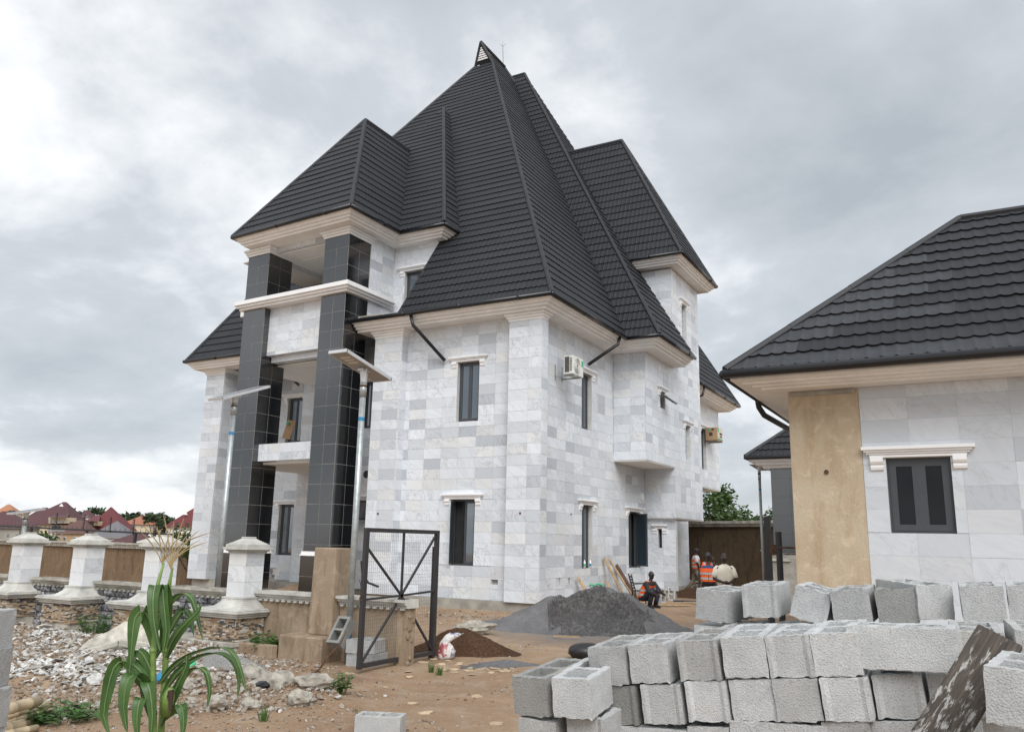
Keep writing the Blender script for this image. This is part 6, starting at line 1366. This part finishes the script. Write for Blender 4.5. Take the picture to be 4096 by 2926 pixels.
def farhouse(label,D,x0,x1,ye,xa0,xa1,ya,yb,roof,wallm,wins=(),dep=.8,dormer=None,gable=None):
    A,B2,a,b=W3(x0,ye,D),W3(x1,ye,D),W3(xa0,ya,D),W3(xa1,ya,D); wd=(B2-A).length; f=Vector((-.4905,.8714,0)); dp=wd*dep
    ze=(A.z+B2.z)/2; A.z=B2.z=ze; zr_=(a.z+b.z)/2
    h=thing('distant_house',((A.x+B2.x)/2,(A.y+B2.y)/2,-3),label,'house','houses beyond the boundary wall')
    a=Vector((a.x,a.y,zr_))+f*dp/2; b=Vector((b.x,b.y,zr_))+f*dp/2; A2,B3=A+f*dp,B2+f*dp
    s=(D+dp/2)/D
    m=MB(); m.add([A,B2,B3,A2,a,b],[(0,1,5,4),(1,2,5),(2,3,4,5),(3,0,4),(0,3,2,1)]); rf=obj('roof',m,RM[roof],h)
    if gable:
        for gx,gy,gs in gable:
            q=W3(gx,gy,D)+f*dp*.22; m=MB(); r_=Vector((.8714,.4905,0))*gs; m.add([q-r_,q+r_,q+Vector((0,0,gs*1.3))],[(0,1,2)]); obj('vent_gable',m,MAT['white_paint'],rf)
    r_=(B2-A).normalized(); i=wd*.06; m=MB(); zb=W3(x0,yb,D).z; P=[A+r_*i+f*i,B2-r_*i+f*i,B2-r_*i+f*(dp-i),A+r_*i+f*(dp-i)]
    m.add([(p.x,p.y,zb) for p in P]+[(p.x,p.y,ze-.02) for p in P],[(0,1,5,4),(1,2,6,5),(2,3,7,6),(3,0,4,7)]); obj('wall',m,WM[wallm],h)
    def winbox(wx,wy,ww,wh,dd):
        c=W3(wx,wy,dd); w_=ww/3272*dd/2; hh=wh/3272*dd/2; m=MB()
        def bx(mb,w_,hh,o0,o1):
            P=[c+r_*sx*w_+Vector((0,0,sz*hh))+f*o for o in (o0,o1) for sx,sz in ((-1,-1),(1,-1),(1,1),(-1,1))]; mb.add(P,[(0,1,2,3),(7,6,5,4),(0,4,5,1),(1,5,6,2),(2,6,7,3),(3,7,4,0)])
        bx(m,w_*1.12,hh*1.12,-.10,.3); o=obj('window',m,MAT['white_paint'],h); m=MB(); bx(m,w_*.42,hh*.9,-.16,-.10); 
        for sx in (-1,1): pass
        q=MB(); q.add([tuple(Vector(v)-r_*w_*.5) for v in m.v]+[tuple(Vector(v)+r_*w_*.5) for v in m.v],m.f+[tuple(k+8 for k in f_) for f_ in m.f]); obj('pane',q,MAT['glass'],o)
    for w_ in wins: winbox(*w_,D+i*.98)
    if dormer:
        dx0,dx1,dy0,dy1,dw=dormer; d2=D-.5; P=[W3(dx0,dy1,d2),W3(dx1,dy1,d2),W3(dx1,dy0,d2),W3(dx0,dy0,d2)]; back=f*dp*.45; m=MB(); m.add([*P,*[p+back for p in P]],[(0,1,2,3),(1,5,6,2),(4,0,3,7),(3,2,6,7)]); obj('dormer',m,WM[wallm],h)
        e_=[W3(dx0-6,dy0,d2-.6),W3(dx1+6,dy0,d2-.6)]; m=MB(); t_=[W3((dx0*2+dx1)/3,dy0-26,D)+back,W3((dx0+2*dx1)/3,dy0-26,D)+back]; m.add([*e_,t_[1],t_[0]],[(0,1,2,3)]); obj('dormer_roof',m,RM[roof],h)
        for w_ in dw: winbox(*w_,d2)
    return h
farhouse('orange tiled roof house at the far left edge',110,-30,60,2052,10,18,2014,2090,'orange','cream',[(20,2068,8,10)])
farhouse('brown roofed house cut by the left edge of the picture',60,-130,84,2108,-40,-20,2040,2160,'maroon','grey',[(36,2140,8,12),(72,2142,8,12)])
farhouse('big maroon roofed house with tall gabled roof behind the leftmost pillars',80,58,284,2096,205,218,2002,2158,'maroon','cream',[(110,2118,10,16),(128,2118,10,16),(148,2119,9,16),(200,2122,8,16)],dormer=(194,264,2068,2092,[(209,2084,12,10),(234,2086,10,10),(256,2087,9,8)]),gable=[(224,2022,.22)])
farhouse('stepped maroon wing of the big gabled house',82,58,200,2094,140,160,2026,2120,'maroon','cream')
farhouse('low brown roofed house with tan walls behind the second pillar',60,196,348,2132,285,310,2077,2160,'brown','tan',[(210,2148,8,14),(240,2148,8,8),(262,2152,8,12),(305,2153,12,12)])
farhouse('dark red roof far behind the water tank',125,272,364,2068,328,334,2038,2090,'maroon','white')
farhouse('red roofed house with cream dormer between second and third pillar',85,336,496,2120,412,417,2024,2150,'crimson','cream',[],dormer=(343,391,2083,2101,[(348,2094,5,8),(360,2094,6,8),(376,2094,6,8)]))
farhouse('grey roofed house in front of the red one',55,340,516,2150,434,438,2081,2168,'grey','white')
farhouse('cream house with copper coloured sheet roof in the middle distance',112,480,623,2096,545,575,2058,2128,'copper','cream',[(523,2101,6,8),(542,2103,8,10),(569,2104,8,9),(607,2106,8,9),(507,2099,12,6)])
farhouse('small dark red roof just over the boundary wall',48,432,600,2168,515,545,2129,2178,'maroon','tan')
farhouse('pale cream corrugated roof right of the third pillar',44,530,800,2172,655,770,2119,2180,'cream','white')
farhouse('steep red roofed house partly hidden by the marble house',75,652,850,2108,745,751,2027,2130,'crimson','white',[(700,2118,6,8)],gable=[(728,2056,.22)])
farhouse('yellow roofed block on the far horizon',160,626,692,2078,640,680,2069,2096,'yellow','cream',[(640,2086,4,5),(655,2086,4,5)])
def tanks(label,D,x,y,n,s,w):
    t=thing('water_tank',W3(x,y,D),label,'water tank')
    for i in range(n):
        m=MB(); c=W3(x+(i-(n-1)/2)*w,y,D); r_=s; m.lathe([(0,0),(r_,0),(r_*1.04,r_*.4),(r_,r_*.8),(r_*1.04,r_*1.2),(r_,r_*1.6),(r_*.4,r_*1.9),(r_*.3,r_*2),(0,r_*2)],c,12); obj('tank',m,MAT['black_plastic'],t,smooth=True)
    m=MB(); c=W3(x,y,D)
    for s_ in (-1,1):
        for q in (-1,1): m.beam(c+Vector((s_*2*s,q*1.4*s,0)),c+Vector((s_*2.4*s,q*1.6*s,-4)),.06,.06)
    m.box(c.x-3*s,c.x+3*s,c.y-2*s,c.y+2*s,c.z-.1,c.z); obj('stand',m,MAT['galv'],t)
tanks('pair of black water tanks on a steel stand behind the second pillar gap',58,224,2118,2,.17,14); tanks('black water tank with white railing before the far red roof',115,316,2062,1,.35,0); tanks('black water tanks by the orange roof at the far left',105,46,2058,2,.3,12)
# trees
def treemat(name,c1,c2):
    return leafmat(name,c1,c2,tuple(v*1.5 for v in c1))
MAT['tree']=treemat('tree foliage',(.075,.13,.03),(.035,.075,.018)); MAT['tree_far']=treemat('far tree foliage',(.045,.075,.03),(.03,.05,.022)); MAT['bark']=simple('bark',(.10,.075,.055),.9,var=.3)
def tree(label,base,h,r,n,lw,seed,mat='tree',lobes=6,flat=.8,trunk=.12):
    rn=random.Random(seed); t=thing('tree',base,label,'tree'); b=Vector(base); top=b+Vector((0,0,h)); m=MB(); L_=[]
    for i in range(lobes):
        a=rn.uniform(0,6.3); q=r*math.sqrt(rn.random())*.8; L_.append((b+Vector((q*math.cos(a),q*math.sin(a),h-r*flat*rn.uniform(.2,1.1))),r*rn.uniform(.3,.55)))
    m.tube([b,b+Vector((.1,0,h*.4)),b+Vector((0,.1,h*.7))],[trunk,trunk*.7,trunk*.4],7)
    for c,_ in L_: m.tube([b+Vector((.05,0,h*.45)),(b+c)/2+Vector((0,0,h*.25)),c],[trunk*.4,trunk*.25,trunk*.1],5,False)
    obj('trunk',m,MAT['bark'],t); m=MB()
    for i in range(n):
        c,q=rn.choice(L_); d=Vector((rn.gauss(0,1),rn.gauss(0,1),rn.gauss(0,1))).normalized(); p=c+d*q*rn.uniform(.35,1.1)*Vector((1,1,.8)); s=lw*rn.uniform(.6,1.3)
        x=Vector((rn.gauss(0,1),rn.gauss(0,1),rn.gauss(0,.6))).normalized(); y=x.cross(d).normalized() if abs(x.dot(d))<.95 else Vector((0,0,1)); m.add([p,p+x*s*.5+y*s*.28,p+x*s,p+x*s*.5-y*s*.28],[(0,1,2,3)])
    tag(obj('crown',m,MAT[mat],t),kind='stuff')
tree('leafy green tree showing over the dark perimeter wall behind the house',(-13.0,46.5,0),5.2,2.3,2600,.26,1,lobes=9); tree('lower bush beside the tree over the dark perimeter wall',(-10.6,46.5,0),3.9,1.5,1100,.22,2,lobes=6); tree('small tree top further right over the dark perimeter wall',(-9.3,51,0),3.75,1.0,500,.22,6,lobes=4)
c=W3(770,2190,36); tree('dense shrub against the left edge of the marble house',(c.x,c.y,-1.6),3.75,1.35,1500,.16,3,lobes=7)
for i,(x,y,D,h_,r_,lab) in enumerate(((263,2045,100,6,2.6,'tree behind the big maroon roof'),(370,2046,130,7,2.5,'tree crown right of the dark red roof'),(490,2068,120,6,2.2,'leftmost tree left of the copper roof'),(528,2060,125,6,2.4,'tree behind the copper roof peak'),(595,2060,118,6,2.6,'palm like tree right of the copper roof'),(622,2068,110,6,2.2,'taller tree before the yellow block'),(662,2082,105,5,2.4,'bushy tree at the red roof left side'),(182,2150,52,2,.9,'bright shrub just above the boundary wall'))):
    c=W3(x,y,D); r_*=.62 if i<7 else 1; tree(lab,(c.x,c.y,c.z-h_),h_+r_*.2,r_,420,.5*D/110+.12,40+i,'tree_far' if i<7 else 'tree',lobes=6,trunk=.2)
